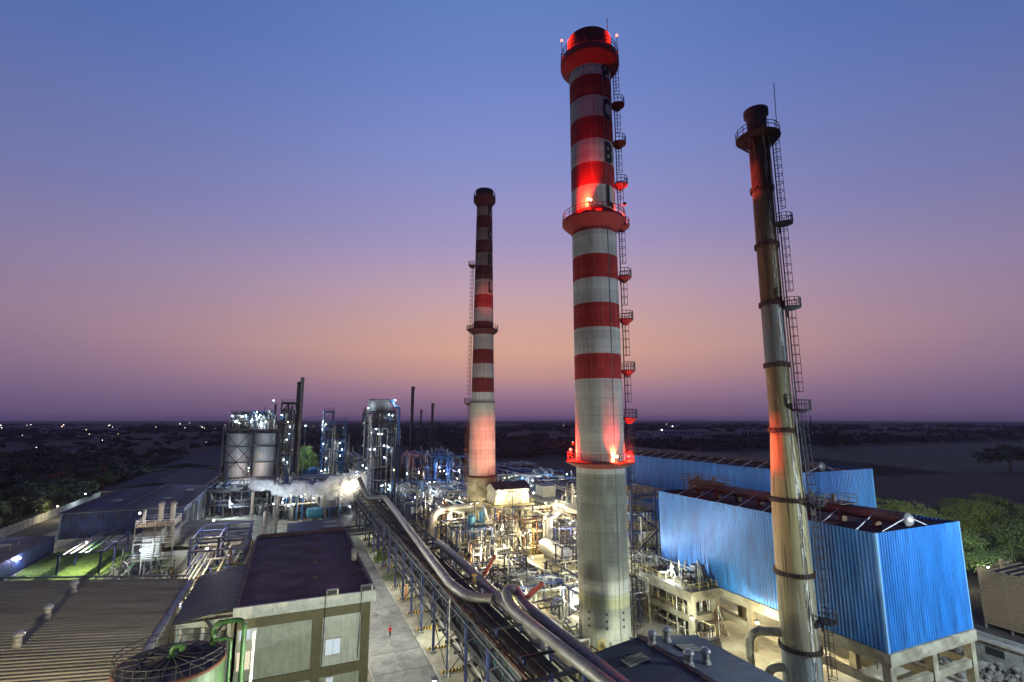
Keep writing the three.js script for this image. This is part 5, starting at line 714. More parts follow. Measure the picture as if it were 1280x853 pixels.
frame('process_tower', 'tallest dark process tower beside the silos with a double flue', 'tower', { x0: -4.8, x1: 1.0, z0: -246, z1: -237, levels: [4.5, 9, 13.5, 18, 22.5, 27, 31.5, 36, 40], nx: 2, nz: 2, ...TB }); frame('process_tower', 'narrow dark frame between silos and the tallest process tower', 'tower', { x0: -4.4, x1: -1.2, z0: -235.6, z1: -232.6, base: 0, levels: [5, 10, 15, 20, 25, 31], nx: 1, nz: 1, ...TB, cw: 0.3, bw: 0.22 });
pipe('dark double flue with a stepped top beside the tallest process tower', [[1.6, 0, -240], [1.6, 49.5, -240]], 0.75, M.steelBlack, null, 14, { name: 'flue_stack', cat: 'flue' }); pipe('slightly taller dark flue of the pair beside the tallest process tower', [[2.9, 0, -240], [2.9, 51.5, -240]], 0.8, M.duct, null, 14, { name: 'flue_stack', cat: 'flue' });
frame('process_tower', 'blue process tower behind the bright flood mast', 'tower', { x0: 12.8, x1: 22.6, z0: -248, z1: -239, levels: [4.5, 9, 14, 19, 24, 28.5, 32], nx: 2, nz: 2, ...TBlue }); frame('process_tower', 'narrow tall head of the blue process tower', 'tower', { x0: 13, x1: 17, z0: -246, z1: -241, base: 32.6, levels: [3.8], nx: 1, nz: 1, ...TBlue });
frame('process_tower', 'broad dark process tower with a grey box on top and a blue riser', 'tower', { x0: 26.5, x1: 38, z0: -214, z1: -204, levels: [4.5, 9, 13.5, 18, 22.5, 27, 31.5, 35.6], nx: 2, nz: 2, ...TB });
{ const t = thing('filter_housing', 'grey filter housing box on top of the broad dark process tower', 'filter housing', [32.5, 36.2, -209]); part(t, 'case', boxUV(boxGeo(-4.4, 3.4, 0.4, 4.6, -3.5, 3.5)), M.siloGrey); for (let i = 0; i < 8; i++) part(t, 'rib', boxGeo(-4.3 + i * 1.05, -4.1 + i * 1.05, 0.4, 4.6, 3.5, 3.7), M.steelGrey); part(t, 'roof', boxGeo(-4.6, 3.6, 4.6, 4.85, -3.7, 3.7), M.steelBlack); part(t, 'platform', lathe([[0.1, -0.6], [6.4, -0.1], [6.6, 0.3], [0.1, 0.35]], 24), M.deckDark); part(t, 'handrail', railGeo(arcPts(6.5, 0.3, 0, tau, 20), 1.2, 0.1), M.rail); }
pipe('tall blue riser pipe bending over the top of the broad process tower', [[35.5, 40.4, -205.5], [37.2, 40.4, -205.5], [37.2, 38, -204.5], [39.2, 38, -203.5], [39.2, 0, -203.5]], 0.5, M.bluePipe, null, 14, { bend: 1.2 });
// towers' equipment
seed = 77; [[-4, -241, 4, 12, 1.6], [-4, -241, 22, 8, 1.5], [17.5, -243, 5, 10, 1.9], [17.5, -243, 19.5, 7, 1.7], [32, -209, 5, 10, 2.4], [31, -209, 18.6, 5.5, 2.2], [34, -208, 27.5, 4.6, 1.9]].forEach(([x, z, y, h, r], i) => vessel('reactor_vessel', ['grey reactor vessel low inside the tallest process tower', 'grey reactor vessel high inside the tallest process tower', 'pale reactor vessel low in the blue process tower', 'pale reactor vessel high in the blue process tower', 'broad grey hopper low in the broad process tower', 'broad grey hopper midway up the broad process tower', 'pale hopper under the top deck of the broad process tower'][i], 'vessel', x, y, z, r, h, M.siloDark, { bands: 3, cone: Math.min(2.4, h * 0.3), legs: 2.4, legMat: M.steelBlack }));
function flare(label, x, z, H, r, fw, fh) { const t = thing('flare_stack', label, 'flare stack', [x, 0, z]); part(t, 'shaft', CYL, M.steelBlack, [0, H / 2, 0], [r, H, r]); part(t, 'tip', CYL, M.steelRust, [0.1, H + 0.9, 0], [r * 1.25, 1.9, r * 1.25]); if (fw) { for (const a of [-1, 1]) for (const b of [-1, 1]) bar(t, 'leg', [a * fw * 1.25, 0, b * fw * 1.25], [a * fw, fh, b * fw], 0.28, M.steelBlack); for (let y = 3; y < fh; y += 4) { const w = fw * (1.25 - 0.25 * y / fh); for (const b of [-1, 1]) { bar(t, 'brace', [-w, y - 3, b * w], [w, y + 1, b * w], 0.16, M.steelBlack); bar(t, 'strut', [-w, y, b * w], [w, y, b * w], 0.16, M.steelBlack); bar(t, 'strut', [b * w, y + 0.02, -w], [b * w, y + 0.02, w], 0.16, M.steelBlack); } } part(t, 'handrail', railGeo([[-fw, fh, -fw], [fw, fh, -fw], [fw, fh, fw], [-fw, fh, fw], [-fw, fh, -fw]], 1.1, 0.1), M.steelBlack); } return t; }
flare('tallest thin dark flare stack between the broad tower and slim chimney', 54.6, -250, 47.5, 0.75, 1.8, 24); flare('shorter slim flare stack close behind the tallest flare', 58.2, -246, 36, 0.45, 1.6, 26); flare('flare stack in a square lattice tower, nearest the slim chimney', 62.4, -240, 39, 0.6, 1.6, 30);
// white and grey tanks between the towers
M.siloGrey.name = 'silo'; [[44, -222, 3.2, 12, 'grey storage tank between the broad tower and the flares', 1], [51, -226, 2.6, 18, 'pale tall storage tank behind the flares', 0], [66, -236, 3.2, 18, 'dull grey storage tank beside the lattice flare', 1], [9.5, -268, 4, 9, 'small blue grey tank by the green tree', 2], [47, -196, 3.6, 9, 'violet lit white tank with a conical head before the flares', 0], [86, -176, 2.8, 12, 'grey paired tank beyond the maroon shed, outer one', 1], [92, -182, 2.8, 12.5, 'grey paired tank beyond the maroon shed, inner one', 1], [100, -196, 3, 10, 'stubby pale tank at the far edge of the yard', 0], [25, -190, 2.2, 7, 'silver tank under the steam plume by the broad tower', 1]].forEach(([x, z, r, h, l, m]) => vessel('storage_tank', l, 'tank', x, 0, z, r, h, [M.white, M.siloGrey, M.bluePipe][m], { bands: 3, rail: 1 }));
vessel('silver_scrubber', 'stout silver scrubber vessel wrapped in steam behind the office', 'vessel', 12.5, 3, -178, 2.6, 5.6, M.silver, { bands: 3, legs: 2 }); drum('blue_tank', 'small bright blue tank under the steam plume', 'tank', 8.6, 0, -183, 1.7, 4, M.blueTank, { x: 1 });
frame('pipe_gantry', 'low steel frame of pipes with a violet glow before the flares', 'steel frame', { x0: 42, x1: 62, z0: -214, z1: -190, levels: [4.5, 9, 13], nx: 4, nz: 3, ...TB, cw: 0.34, bw: 0.26 }); frame('pipe_gantry', 'low dark frame under the silos with green lit braces', 'steel frame', { x0: -25, x1: -4, z0: -228, z1: -200, levels: [4.2, 8.4], nx: 4, nz: 3, ...TB, brace: 2, cw: 0.34, bw: 0.26 });
frame('pipe_gantry', 'broad low dark frame beneath the steam plume', 'steel frame', { x0: -3, x1: 22, z0: -214, z1: -186, levels: [4, 8], nx: 4, nz: 3, ...TB, cw: 0.34, bw: 0.26, decks: [1, 0.6] }); frame('pipe_gantry', 'mid height frame of pipes between blue tower and broad tower', 'steel frame', { x0: 22, x1: 27, z0: -236, z1: -200, levels: [4, 8.5, 13, 17], nx: 1, nz: 4, ...TB, cw: 0.34, bw: 0.26 });
frame('pipe_gantry', 'dark frame of units beyond the long pale wall', 'steel frame', { x0: 80, x1: 98, z0: -166, z1: -120, levels: [5, 10], nx: 3, nz: 5, ...TB, cw: 0.34, bw: 0.26, decks: [1, 0.6] });
seed = 900; const PT = [PIPES[0], PIPES[4], ['dark', M.steelBlack], PIPES[5], PIPES[2], ['blue', M.bluePipe], PIPES[0]], G2 = 'pipes of the far process units';
pipe('short dark flue standing on the frame above the silos', [[-7.2, 29, -241], [-7.2, 39.8, -241]], 0.5, M.steelBlack, null, 12, { name: 'flue_stack', cat: 'flue' });
tangle([-23, -6, -245, -237], 'the equipment frame on top of the silos', 60, PT, [1, 3.2, 5, 6.5], [0.12, 0.3], G2, 8, 29);
tangle([-5, 1, -247, -236], 'the tallest process tower', 50, PT, [4, 9, 18, 27, 33, 37], [0.12, 0.3], G2); tangle([12, 24, -250, -238], 'the blue process tower', 44, PT, [4, 9, 16, 22, 28], [0.12, 0.3], G2); tangle([26, 39, -216, -203], 'the broad process tower', 60, PT, [4, 9, 14, 22, 29, 33], [0.12, 0.3], G2);
tangle([40, 66, -232, -188], 'the frames before the flares', 110, PT, [3, 6, 10, 14, 18], [0.14, 0.4], G2); tangle([-4, 24, -218, -184], 'the frame beneath the steam plume', 80, PT, [3, 5, 9, 11], [0.14, 0.36], G2); tangle([-26, -4, -232, -198], 'the dark frame under the silos', 50, PT, [3, 5, 9], [0.12, 0.3], G2); tangle([62, 104, -230, -168], 'the far edge of the plant', 70, PT, [4, 7, 10, 12], [0.14, 0.36], G2); tangle([21, 28, -240, -196], 'the mid height frame', 50, PT, [4, 9, 13, 18], [0.12, 0.3], G2);
for (const [x, z, h, l] of [[-8.3, -150, 14.4, 'tall pale vent flue on the grey roof nearest the steam plume'], [-2.3, -152, 12.6, 'shorter pale vent flue beside the navy roof'], [-5, -147, 9.5, 'short pale vent flue between the two taller ones']]) { const t = thing('vent_flue', l, 'flue', [x, 0, z]); part(t, 'shaft', CYL, M.silver, [0, h / 2, 0], [0.38, h, 0.38]); part(t, 'collar', CYL, M.steelGrey, [0, h * 0.6, 0], [0.5, 0.3, 0.5]); part(t, 'base', CYL, M.concrete, [0, 0.3, 0], [0.9, 0.6, 0.9]); }
{ const t = thing('maroon_roof_hall', 'wide low hall with a dark maroon gable roof behind the long pale wall', 'building'); gable(t, 76, 106, -215, -190, 8, 4.2, M.sheetWhite, M.roofMaroon, { nx: 4, nz: 3, pitch: 1.2, rpitch: 1.2 }); }
{ const t = thing('grey_flat_building', 'low grey flat roofed building farther behind the maroon hall', 'building', [104, 0, -262]); part(t, 'wall', boxUV(boxGeo(-22, 22, 0, 8, -8, 8)), M.wallPale); part(t, 'roof', boxUV(boxGeo(-22.6, 22.6, 8, 8.7, -8.6, 8.6)), M.boundary); for (let i = 0; i < 10; i++) part(t, 'window', boxGeo(-20 + i * 4.2, -18 + i * 4.2, 3, 5, 8, 8.06), M.glass); }

{ // pipes too small and too many to be told apart
  const mats = [...REST.keys()], clean = (g) => { g = g.index ? g.toNonIndexed() : g; for (const k of Object.keys(g.attributes)) if (!['position', 'normal', 'uv'].includes(k)) g.deleteAttribute(k); return g; }, g = mergeGeometries(mats.map((m) => mergeGeometries(REST.get(m).map(clean))), true);
  const o = part(scene, 'pipework', g, mats); tag(o, 'dense tangle of thin pipes and small valves through the process units', 'pipework', null, 'stuff'); }
// ---------------------------------------------------------------- trees
function crownGeo(sd, n, clumps, leaf, w = 1, h = 1) {               // many small leaf faces in uneven clumps; unit crown about 1 high
  seed = sd; const pos = [], nor = [], cl = [];
  for (let i = 0; i < clumps; i++) { const a = R(0, tau), e = Math.acos(R(-0.55, 1)), d = R(0.3, 0.5) ; cl.push([Math.sin(e) * Math.cos(a) * d * w, 0.5 + Math.cos(e) * d * 0.85 * h, Math.sin(e) * Math.sin(a) * d * w, R(0.07, 0.22)]); }
  const a = V(), b = V(), c = V(), d = V();
  for (let i = 0; i < n; i++) {
    const k = cl[i % clumps]; a.set(R(-1, 1), R(-0.7, 1), R(-1, 1)).normalize(); const rr = k[3] * (0.55 + 0.5 * rnd()); const o = V(k[0] + a.x * rr, k[1] + a.y * rr * 0.75, k[2] + a.z * rr);
    b.set(R(-1, 1), R(-1, 1), R(-1, 1)).addScaledVector(a, 0.7).normalize(); c.set(R(-1, 1), R(-0.4, 0.4), R(-1, 1)).cross(b).normalize(); d.crossVectors(b, c); const s = leaf * R(0.6, 1.3);
    const p = [o.clone().addScaledVector(c, s), o.clone().addScaledVector(d, s * 0.55), o.clone().addScaledVector(c, -s), o.clone().addScaledVector(d, -s * 0.55)];
    for (const j of [0, 1, 2, 0, 2, 3]) { pos.push(p[j].x, p[j].y, p[j].z); nor.push(b.x, b.y, b.z); }
  }
  const g = new THREE.BufferGeometry(); g.setAttribute('position', new THREE.Float32BufferAttribute(pos, 3)); g.setAttribute('normal', new THREE.Float32BufferAttribute(nor, 3)); return g;
}
const leafMat = (c) => { const m = new THREE.MeshPhysicalMaterial({ roughness: 0.75, transmission: 0.25, thickness: 0 }); m.color.setRGB(...c); m.side = THREE.DoubleSide; return m; };
const CROWNS = [crownGeo(1, 2600, 26, 0.045), crownGeo(2, 2600, 22, 0.045, 1.2, 0.8), crownGeo(3, 2600, 30, 0.042, 0.95, 1.1)], FINE = [crownGeo(5, 15000, 60, 0.019, 1.15, 0.9), crownGeo(6, 15000, 52, 0.019, 1, 1)];
const LEAF = [leafMat([0.045, 0.075, 0.025]), leafMat([0.06, 0.085, 0.02]), leafMat([0.035, 0.06, 0.03]), leafMat([0.1, 0.14, 0.022]), leafMat([0.07, 0.12, 0.025])], FLOWER = leafMat([0.2, 0.055, 0.02]), LIME = leafMat([0.09, 0.15, 0.02]);
const TRUNK = (() => { const g = [], v = (a, b, r0, r1) => { const d = V(...b).sub(V(...a)), q = new THREE.CylinderGeometry(r1, r0, d.length(), 6, 1, true); q.translate(0, d.length() / 2, 0); q.applyQuaternion(new THREE.Quaternion().setFromUnitVectors(yAxis, d.normalize())); q.translate(...a); g.push(q); }; v([0, 0, 0], [0.01, 0.4, 0], 0.035, 0.024); v([0.01, 0.36, 0], [0.2, 0.66, 0.06], 0.018, 0.006); v([0.01, 0.38, 0], [-0.2, 0.68, 0.1], 0.018, 0.006); v([0.01, 0.4, 0], [0.03, 0.8, -0.1], 0.018, 0.006); v([0.01, 0.34, 0], [-0.1, 0.62, -0.2], 0.014, 0.005); v([0.01, 0.4, 0], [0.14, 0.72, -0.18], 0.012, 0.004); return mergeGeometries(g); })();
const BARK = std([0.07, 0.05, 0.035], 0.95);
function tree(label, x, z, h, w, k, leaf, group, fine) { const t = thing('tree', label, 'tree', [x, 0, z], group); t.scale.set(w, h, w); t.rotation.y = R(0, tau); part(t, 'trunk', TRUNK, BARK, [0, 0, 0], [1, 1, 1]); part(t, 'crown', (fine ? FINE : CROWNS)[k % (fine ? 2 : 3)], leaf, [0, 0.1, 0]); return t; }
seed = 321;
const TL = [['dark green tree of the dense wood beyond the boundary wall', LEAF[0]], ['olive green tree of the dense wood beyond the boundary wall', LEAF[1]], ['deep green tree of the dense wood beyond the boundary wall', LEAF[2]]];
for (let i = 0; i < 190; i++) { const d = i < 60, z = d ? R(-125, -330) : R(-150, -560), x = d ? R(-77, -100) : -78 - Math.abs(z) * R(0.02, 0.62), k = Math.floor(R(0, 3)); tree(TL[k][0], x, z, R(5, 9.5), R(7, 13), k, TL[k][1], 'wood beyond the boundary wall'); }
for (const [x, z, l] of [[-92, -335, 'orange flowering tree in the dark wood, closest to the long sheds'], [-110, -380, 'orange flowering tree farther off in the dark wood'], [-99, -300, 'small orange flowering tree among dark crowns']]) tree(l, x, z, 8.5, 13, 1, FLOWER);
tree('lone green tree lit by the flood mast behind the silos', 6, -272, 19.5, 13, 0, LIME, null, 1);
for (const [x, z, h, w, l] of [[142, -80, 12.5, 17, 'broad dark green tree right behind the blue shed end'], [160, -72, 11.5, 16, 'rounded dark tree second from the blue shed'], [128, -62, 9.4, 14, 'low bushy tree tucked behind the corner of the blue shed'], [178, -78, 12, 18, 'big dark tree at the far end of the row past the blue shed'], [150, -58, 10, 15, 'dark tree behind the wooden cooling tower'], [170, -52, 9.5, 15, 'dark green tree beyond the cooling tower top'], [134, -48, 7.5, 12, 'low dark bush tree beside the cooling tower']]) tree(l, x, z, h, w, Math.floor(h), h > 11 ? LEAF[3] : LEAF[4], null, 1);
for (const [x, z, h, w, l] of [[415, -168, 17, 22, 'lone dark field tree by the frame edge'], [555, -373, 21, 28, 'lone dark tree at the near edge of the green field']]) tree(l, x, z, h, w, 1, LEAF[2]);
for (const [x, z, h, w, l, m] of [[21.2, -120, 4.6, 3.6, 'young yellow green plant between the road and the rack posts', LIME], [21.1, -108, 2.6, 3.4, 'round dark green bush at the foot of the rack posts', LEAF[1]]]) { const t = thing('bush', l, 'bush', [x, 0, z]); t.scale.set(w, h, w); part(t, 'stem', TRUNK, BARK); part(t, 'crown', CROWNS[1], m, [0, 0, 0]); }
{ // wood and hedgerows across the plain, too many to count
  const im = new THREE.InstancedMesh(crownGeo(8, 420, 9, 0.12, 1.6, 0.8), LEAF[2], 5200), m = new THREE.Matrix4(), q = new THREE.Quaternion(), c = new THREE.Color(); seed = 55; let n = 0;
  while (n < 5200) {
    const a = R(-1.0, 1.72), d = 330 * Math.pow(13, rnd()), x = Math.sin(a) * d, z = -Math.cos(a) * d; if (x > -75 && x < 130 && z > -340) continue; if (x > 130 && x < 1150 && z > -400) continue;
    if (fbm(x * 0.0016, z * 0.0016, 9) < -0.04 && rnd() < 0.9) continue;
    const s = R(6, 13) * (d > 1200 ? 1.25 : 1); q.setFromAxisAngle(yAxis, R(0, tau)); m.compose(V(x, -0.6, z), q, V(s * R(1, 1.8), s * R(0.7, 1.1), s * R(1, 1.8))); im.setMatrixAt(n, m); const k = R(0.55, 1.25); im.setColorAt(n, c.setRGB(k, k * R(0.8, 1), k * R(0.8, 1.05))); n++;
  }
  im.name = 'treeline'; im.castShadow = im.receiveShadow = true; scene.add(im); tag(im, 'dark woods and hedgerows spread across the plain to the horizon', 'woods', null, 'stuff');
}
{ // grass tufts along the lawn's edge
  const g = new THREE.ConeGeometry(0.25, 0.5, 4), im = new THREE.InstancedMesh(g, M.grass, 900), m = new THREE.Matrix4(), q = new THREE.Quaternion(); seed = 66; for (let i = 0; i < 900; i++) { const s = R(0.3, 1.1); m.compose(V(rnd() < 0.4 ? R(-52.6, -51.8) : R(-52, -34), 0.1, R(-160, -118)), q, V(s, s * 0.5, s)); im.setMatrixAt(i, m); } im.name = 'grass'; scene.add(im); tag(im, 'short grass tufts over the lit lawn by the blue wall', 'grass', null, 'stuff'); }
// ---------------------------------------------------------------- village houses and lights on the plain
const farWall = [std([0.3, 0.3, 0.34], 0.9), std([0.22, 0.24, 0.3], 0.9), std([0.34, 0.33, 0.33], 0.9)];
function farHouse(label, x, z, w, d, h, m, turn = 0.41) { const t = thing('far_building', label, 'building', [x, 0, z]); t.rotation.y = -turn; part(t, 'wall', boxGeo(-w / 2, w / 2, 0, h, -d / 2, d / 2), farWall[m]); part(t, 'roof', boxGeo(-w / 2 - 0.8, w / 2 + 0.8, h, h + 0.8, -d / 2 - 0.8, d / 2 + 0.8), m ? farWall[0] : M.roofDark); for (let i = 0; i < Math.min(9, Math.round(w / 8)); i++) part(t, 'window', boxGeo(-w / 2 + 3 + i * 8, -w / 2 + 6 + i * 8, h * 0.35, h * 0.75, d / 2, d / 2 + 0.15), M.black); }
farHouse('long pale factory hall far out on the plain before the horizon', -470, -1560, 130, 30, 11, 0, -0.2); [[-640, -1330, 34], [-560, -1180, 26], [-505, -1200, 22], [-600, -1100, 20]].forEach(([x, z, w], i) => farHouse(['white roofed village house in the far cluster, broadest', 'small pale village house in front of the far cluster', 'pale village house at the inner side of the far cluster', 'little grey village house lowest in the far cluster'][i], x, z, w, 16, 8, i % 3));
farHouse('dim two storey block beside the boundary of the far wood', -330, -620, 24, 14, 9, 1); [[640, -800, 40, 8], [740, -830, 60, 9], [820, -850, 44, 8], [560, -900, 36, 7], [905, -790, 50, 9]].forEach(([x, z, w, h], i) => farHouse(['pale far building just beside the stained stack, first of the roadside ones', 'long bluish far building behind the stained stack', 'grey far building past the stained stack', 'small white far building between the two big chimneys', 'long dim far building out on the open plain'][i], x, z, w, 18, h, i % 3));
seed = 1234; { let first; const bulbs = [glow([1, 0.9, 0.75], 9), glow([0.85, 0.92, 1], 9), glow([1, 0.7, 0.4], 8)];
  for (let i = 0; i < 46; i++) { const a = i < 40 ? R(-0.42, 0.1) : R(0.1, 1.25), d = R(560, 3600), x = Math.sin(a) * d, z = -Math.cos(a) * d, h = R(6, 10), s = d * 0.00038 * R(0.4, 1.2); const t = thing('village_lamp', 'tiny light of a village lamp far out on the dark plain', 'lamp', [x, 0, z], 'distant village lights'); part(t, 'lamp_post', CYLS, M.steelGrey, [0, h / 2, 0], [0.1, h, 0.1]); part(t, 'lamp_bulb', SPH, pickOf(bulbs), [0, h + s, 0], [s, s, s]); } }
for (const [x, z, c, l] of [[-432, -900, COOL, 'bright white lamp standing out on the dark plain before the silos'], [650, -770, COOL, 'bright white lamp by the far buildings behind the stained stack'], [1010, -1150, WHITE, 'small white lamp far out above the open fields']]) { const t = thing('village_lamp', l, 'lamp', [x, 0, z]); part(t, 'lamp_post', CYLS, M.steelGrey, [0, 6, 0], [0.15, 12, 0.15]); part(t, 'lamp_bulb', SPH, glow(c, 22), [0, 12.6, 0], [1.0, 1.0, 1.0]); }
for (const [x, z, h, l] of [[2050, -1650, 62, 'thin far smokestack on the horizon, inner one of the pair'], [2230, -1600, 50, 'thin far smokestack on the horizon, outer one']]) { const t = thing('far_smokestack', l, 'chimney', [x, 0, z]); part(t, 'shaft', new THREE.CylinderGeometry(2, 3, h, 10), M.roofNight, [0, h / 2, 0]); part(t, 'rim', CYL, M.roofNight, [0, h, 0], [2.4, 1.2, 2.4]); }

// ---------------------------------------------------------------- steam
function steam(label, path, n, r0, r1, op, sd) {
  const g = new THREE.IcosahedronGeometry(1, 2), p = g.attributes.position; for (let i = 0; i < p.count; i++) { const v = V(p.getX(i), p.getY(i), p.getZ(i)), k = 1 + 0.5 * fbm(v.x * 1.5 + sd, v.y * 1.5, v.z * 1.5 + 4); p.setXYZ(i, v.x * k, v.y * k, v.z * k); } g.computeVertexNormals();
  const mat = std([0.92, 0.92, 0.92], 1, 0, { transparent: true, opacity: op }), im = new THREE.InstancedMesh(g, mat, n), m = new THREE.Matrix4(), q = new THREE.Quaternion(), P = path.map((a) => V(...a)), c = new THREE.CatmullRomCurve3(P); seed = sd;
  for (let i = 0; i < n; i++) { const t = rnd(), o = c.getPoint(t), r = r0 + (r1 - r0) * t, s = r * R(0.28, 0.62); q.setFromEuler(new THREE.Euler(R(0, 6), R(0, 6), R(0, 6))); const gs = () => (rnd() + rnd() + rnd() - 1.5) * 1.15, w = perlin.noise(t * 5.2, sd, 1) * r * 1.1; m.compose(o.add(V(gs() * r, gs() * r * 0.75 + w, gs() * r)), q, V(s, s * 0.8, s)); im.setMatrixAt(i, m); }
  im.name = numbered('steam'); im.castShadow = im.receiveShadow = true; scene.add(im); tag(im, label, 'steam', null, 'stuff');
}
steam('long white steam plume drifting from the scrubber towards the silos', [[18, 12, -176], [12, 11, -174], [4, 11.5, -172], [-4, 13, -170], [-10, 14.2, -168]], 420, 2.7, 1.3, 0.15, 17);
steam('bright cloud of steam round the lamp at the end of the long duct', [[17, 8, -172], [18, 12, -172], [20.5, 14.5, -171]], 110, 2.2, 2.8, 0.1, 23);
steam('small puff of steam at the upright silver separator', [[55.4, 10.6, -104.4], [56.6, 12, -103.6], [57.4, 13.2, -103.4]], 40, 0.4, 1.1, 0.16, 37); steam('thin wisp of steam behind the office roof', [[13.5, 7, -136], [14.5, 8.6, -136], [15.5, 9.6, -136]], 26, 0.5, 1.0, 0.09, 43);

// ---------------------------------------------------------------- the man in red on the road
{ const t = thing('person', 'person in a red shirt and dark trousers walking on the concrete road', 'person', [15.7, 0.03, -82.6]); t.rotation.y = 2.5;
  const bones = [[[0, 0.93, 0], [0, 1.4, 0.01], 0.13, 0.16], [[-0.15, 1.36, 0], [0.15, 1.36, 0], 0.075, 0.075], [[0, 1.4, 0.01], [0, 1.54, 0.03], 0.06, 0.055], [[0, 1.58, 0.03], [0, 1.67, 0.03], 0.085, 0.095], [[0.18, 1.36, 0], [0.24, 1.1, -0.06], 0.055, 0.045], [[0.24, 1.1, -0.06], [0.24, 0.86, 0.06], 0.042, 0.032], [[-0.18, 1.36, 0], [-0.24, 1.1, 0.08], 0.055, 0.045], [[-0.24, 1.1, 0.08], [-0.22, 0.88, 0.22], 0.042, 0.032], [[0.09, 0.92, 0], [0.11, 0.48, 0.12], 0.09, 0.06], [[0.11, 0.48, 0.12], [0.11, 0.08, 0.14], 0.058, 0.042], [[0.11, 0.05, 0.12], [0.12, 0.04, 0.28], 0.042, 0.035], [[-0.09, 0.92, 0], [-0.11, 0.5, -0.04], 0.09, 0.06], [[-0.11, 0.5, -0.04], [-0.11, 0.1, -0.28], 0.058, 0.042], [[-0.11, 0.07, -0.28], [-0.12, 0.04, -0.14], 0.042, 0.035], [[0.24, 0.84, 0.07], [0.24, 0.74, 0.11], 0.035, 0.02], [[-0.22, 0.86, 0.23], [-0.21, 0.76, 0.28], 0.035, 0.02], [[0, 1.62, 0.11], [0, 1.6, 0.14], 0.02, 0.012]];
  const N = 92, mc = new MarchingCubes(N, M.skin, false, false, 60000); mc.isolation = 0; const S = 0.95;
  for (let z = 0; z < N; z++) for (let y = 0; y < N; y++) for (let x = 0; x < N; x++) { const p = [(x / N * 2 - 1) * S, (y / N * 2 - 1) * S + 0.88, (z / N * 2 - 1) * S]; let f = 0; for (const [a, b, r0, r1] of bones) { const dx = b[0] - a[0], dy = b[1] - a[1], dz = b[2] - a[2], h = Math.max(0, Math.min(1, ((p[0] - a[0]) * dx + (p[1] - a[1]) * dy + (p[2] - a[2]) * dz) / (dx * dx + dy * dy + dz * dz))), d = Math.hypot(p[0] - a[0] - dx * h, p[1] - a[1] - dy * h, p[2] - a[2] - dz * h) - (r0 + (r1 - r0) * h); f += Math.exp(-d * 55); } mc.field[x + y * N + z * N * N] = Math.log(f) / 55; }
  mc.update(); const n = mc.count, P = mc.positionArray.slice(0, n * 3), C = new Float32Array(n * 3), g = new THREE.BufferGeometry();
  for (let i = 0; i < n; i++) { P[3 * i] *= S; P[3 * i + 1] = P[3 * i + 1] * S + 0.88; P[3 * i + 2] *= S; const y = P[3 * i + 1], ax = Math.abs(P[3 * i]); C.set(y > 1.62 && P[3 * i + 2] < 0.09 || y > 1.69 ? [0.02, 0.015, 0.012] : y > 1.47 || (ax > 0.17 && y < 1.08 && y > 0.7) ? [0.3, 0.16, 0.09] : y > 0.9 ? [0.5, 0.025, 0.03] : y > 0.1 ? [0.03, 0.033, 0.05] : [0.015, 0.013, 0.012], 3 * i); }
  g.setAttribute('position', new THREE.BufferAttribute(P, 3)); g.setAttribute('normal', new THREE.BufferAttribute(mc.normalArray.slice(0, n * 3), 3)); g.setAttribute('color', new THREE.BufferAttribute(C, 3)); part(t, 'body', g, std([1, 1, 1], 0.85, 0, { vertexColors: true })); }

// ---------------------------------------------------------------- lamps
for (const [z, l] of [[-78, 'wall floodlight near the road corner on the side wall of the office'], [-93, 'wall floodlight midway on the side wall of the office'], [-108, 'wall floodlight at the far end on the side wall of the office']]) smallLamp(11.9, 8.6, z, WHITE, 330, l, null);
// near: lit office front, tank and ribbed roof (their poles stand below the frame)
poleLamp('floodlight pole before the office front wall below the frame', 1.5, -50, 9, GREENISH, 620); poleLamp('floodlight pole on the road side before the office', 13.5, -48, 9, GREENISH, 560); poleLamp('floodlight pole over the ribbed roof below the frame', -21, -40, 15.5, WARM, 2300);
// the lawn, the boiler and the blue sheds on the far side
for (const [x, y, z, c, I, l] of [[-40, 6.2, -143, WHITE, 620, 'floodlight on the green pipe portal over the lawn'], [-27.2, 6.2, -130.2, COOL, 60, 'very bright white floodlight at the front of the boiler skid'], [-26.2, 6.2, -130.2, COOL, 60, 'twin bright white floodlight beside the other on the boiler skid'], [-52.4, 3.2, -147, VIOLET, 160, 'small violet white floodlight on the low blue wall'], [-28.4, 13.4, -131.6, [1, 0.8, 0.7], 120, 'reddish white lamp on top of the boiler flues'], [-14.6, 11, -131, WHITE, 420, 'white floodlight on the dark blue portal rack by the office'], [-17, 5, -196, COOL, 420, 'big cold starlike floodlight under the silos'], [-10, 4.5, -101, WARM, 260, 'warm lamp in the pipe yard close to the office wall'], [-14.5, 4.5, -97, WARM, 220, 'warm lamp in the pipe yard close to the ribbed shed'], [-13, 9.4, -111, WARM, 320, 'warm lamp above the guard frames beside the office'], [-70.5, 5, -244, COOL, 220, 'cold lamp on the boundary wall by the clad shed'], [-67, 5, -270, COOL, 170, 'cold lamp on the boundary wall by the first long shed'], [-64.5, 6, -330, COOL, 200, 'cold lamp on the boundary wall far down the long sheds'], [-70, 4.4, -218, WARM, 200, 'yellowish lamp on the boundary wall corner']]) smallLamp(x, y, z, c, I, l, null);
poleLamp('pole lamp lighting trees beyond the boundary wall', -71.5, -168, 5.5, GREENISH, 1300);
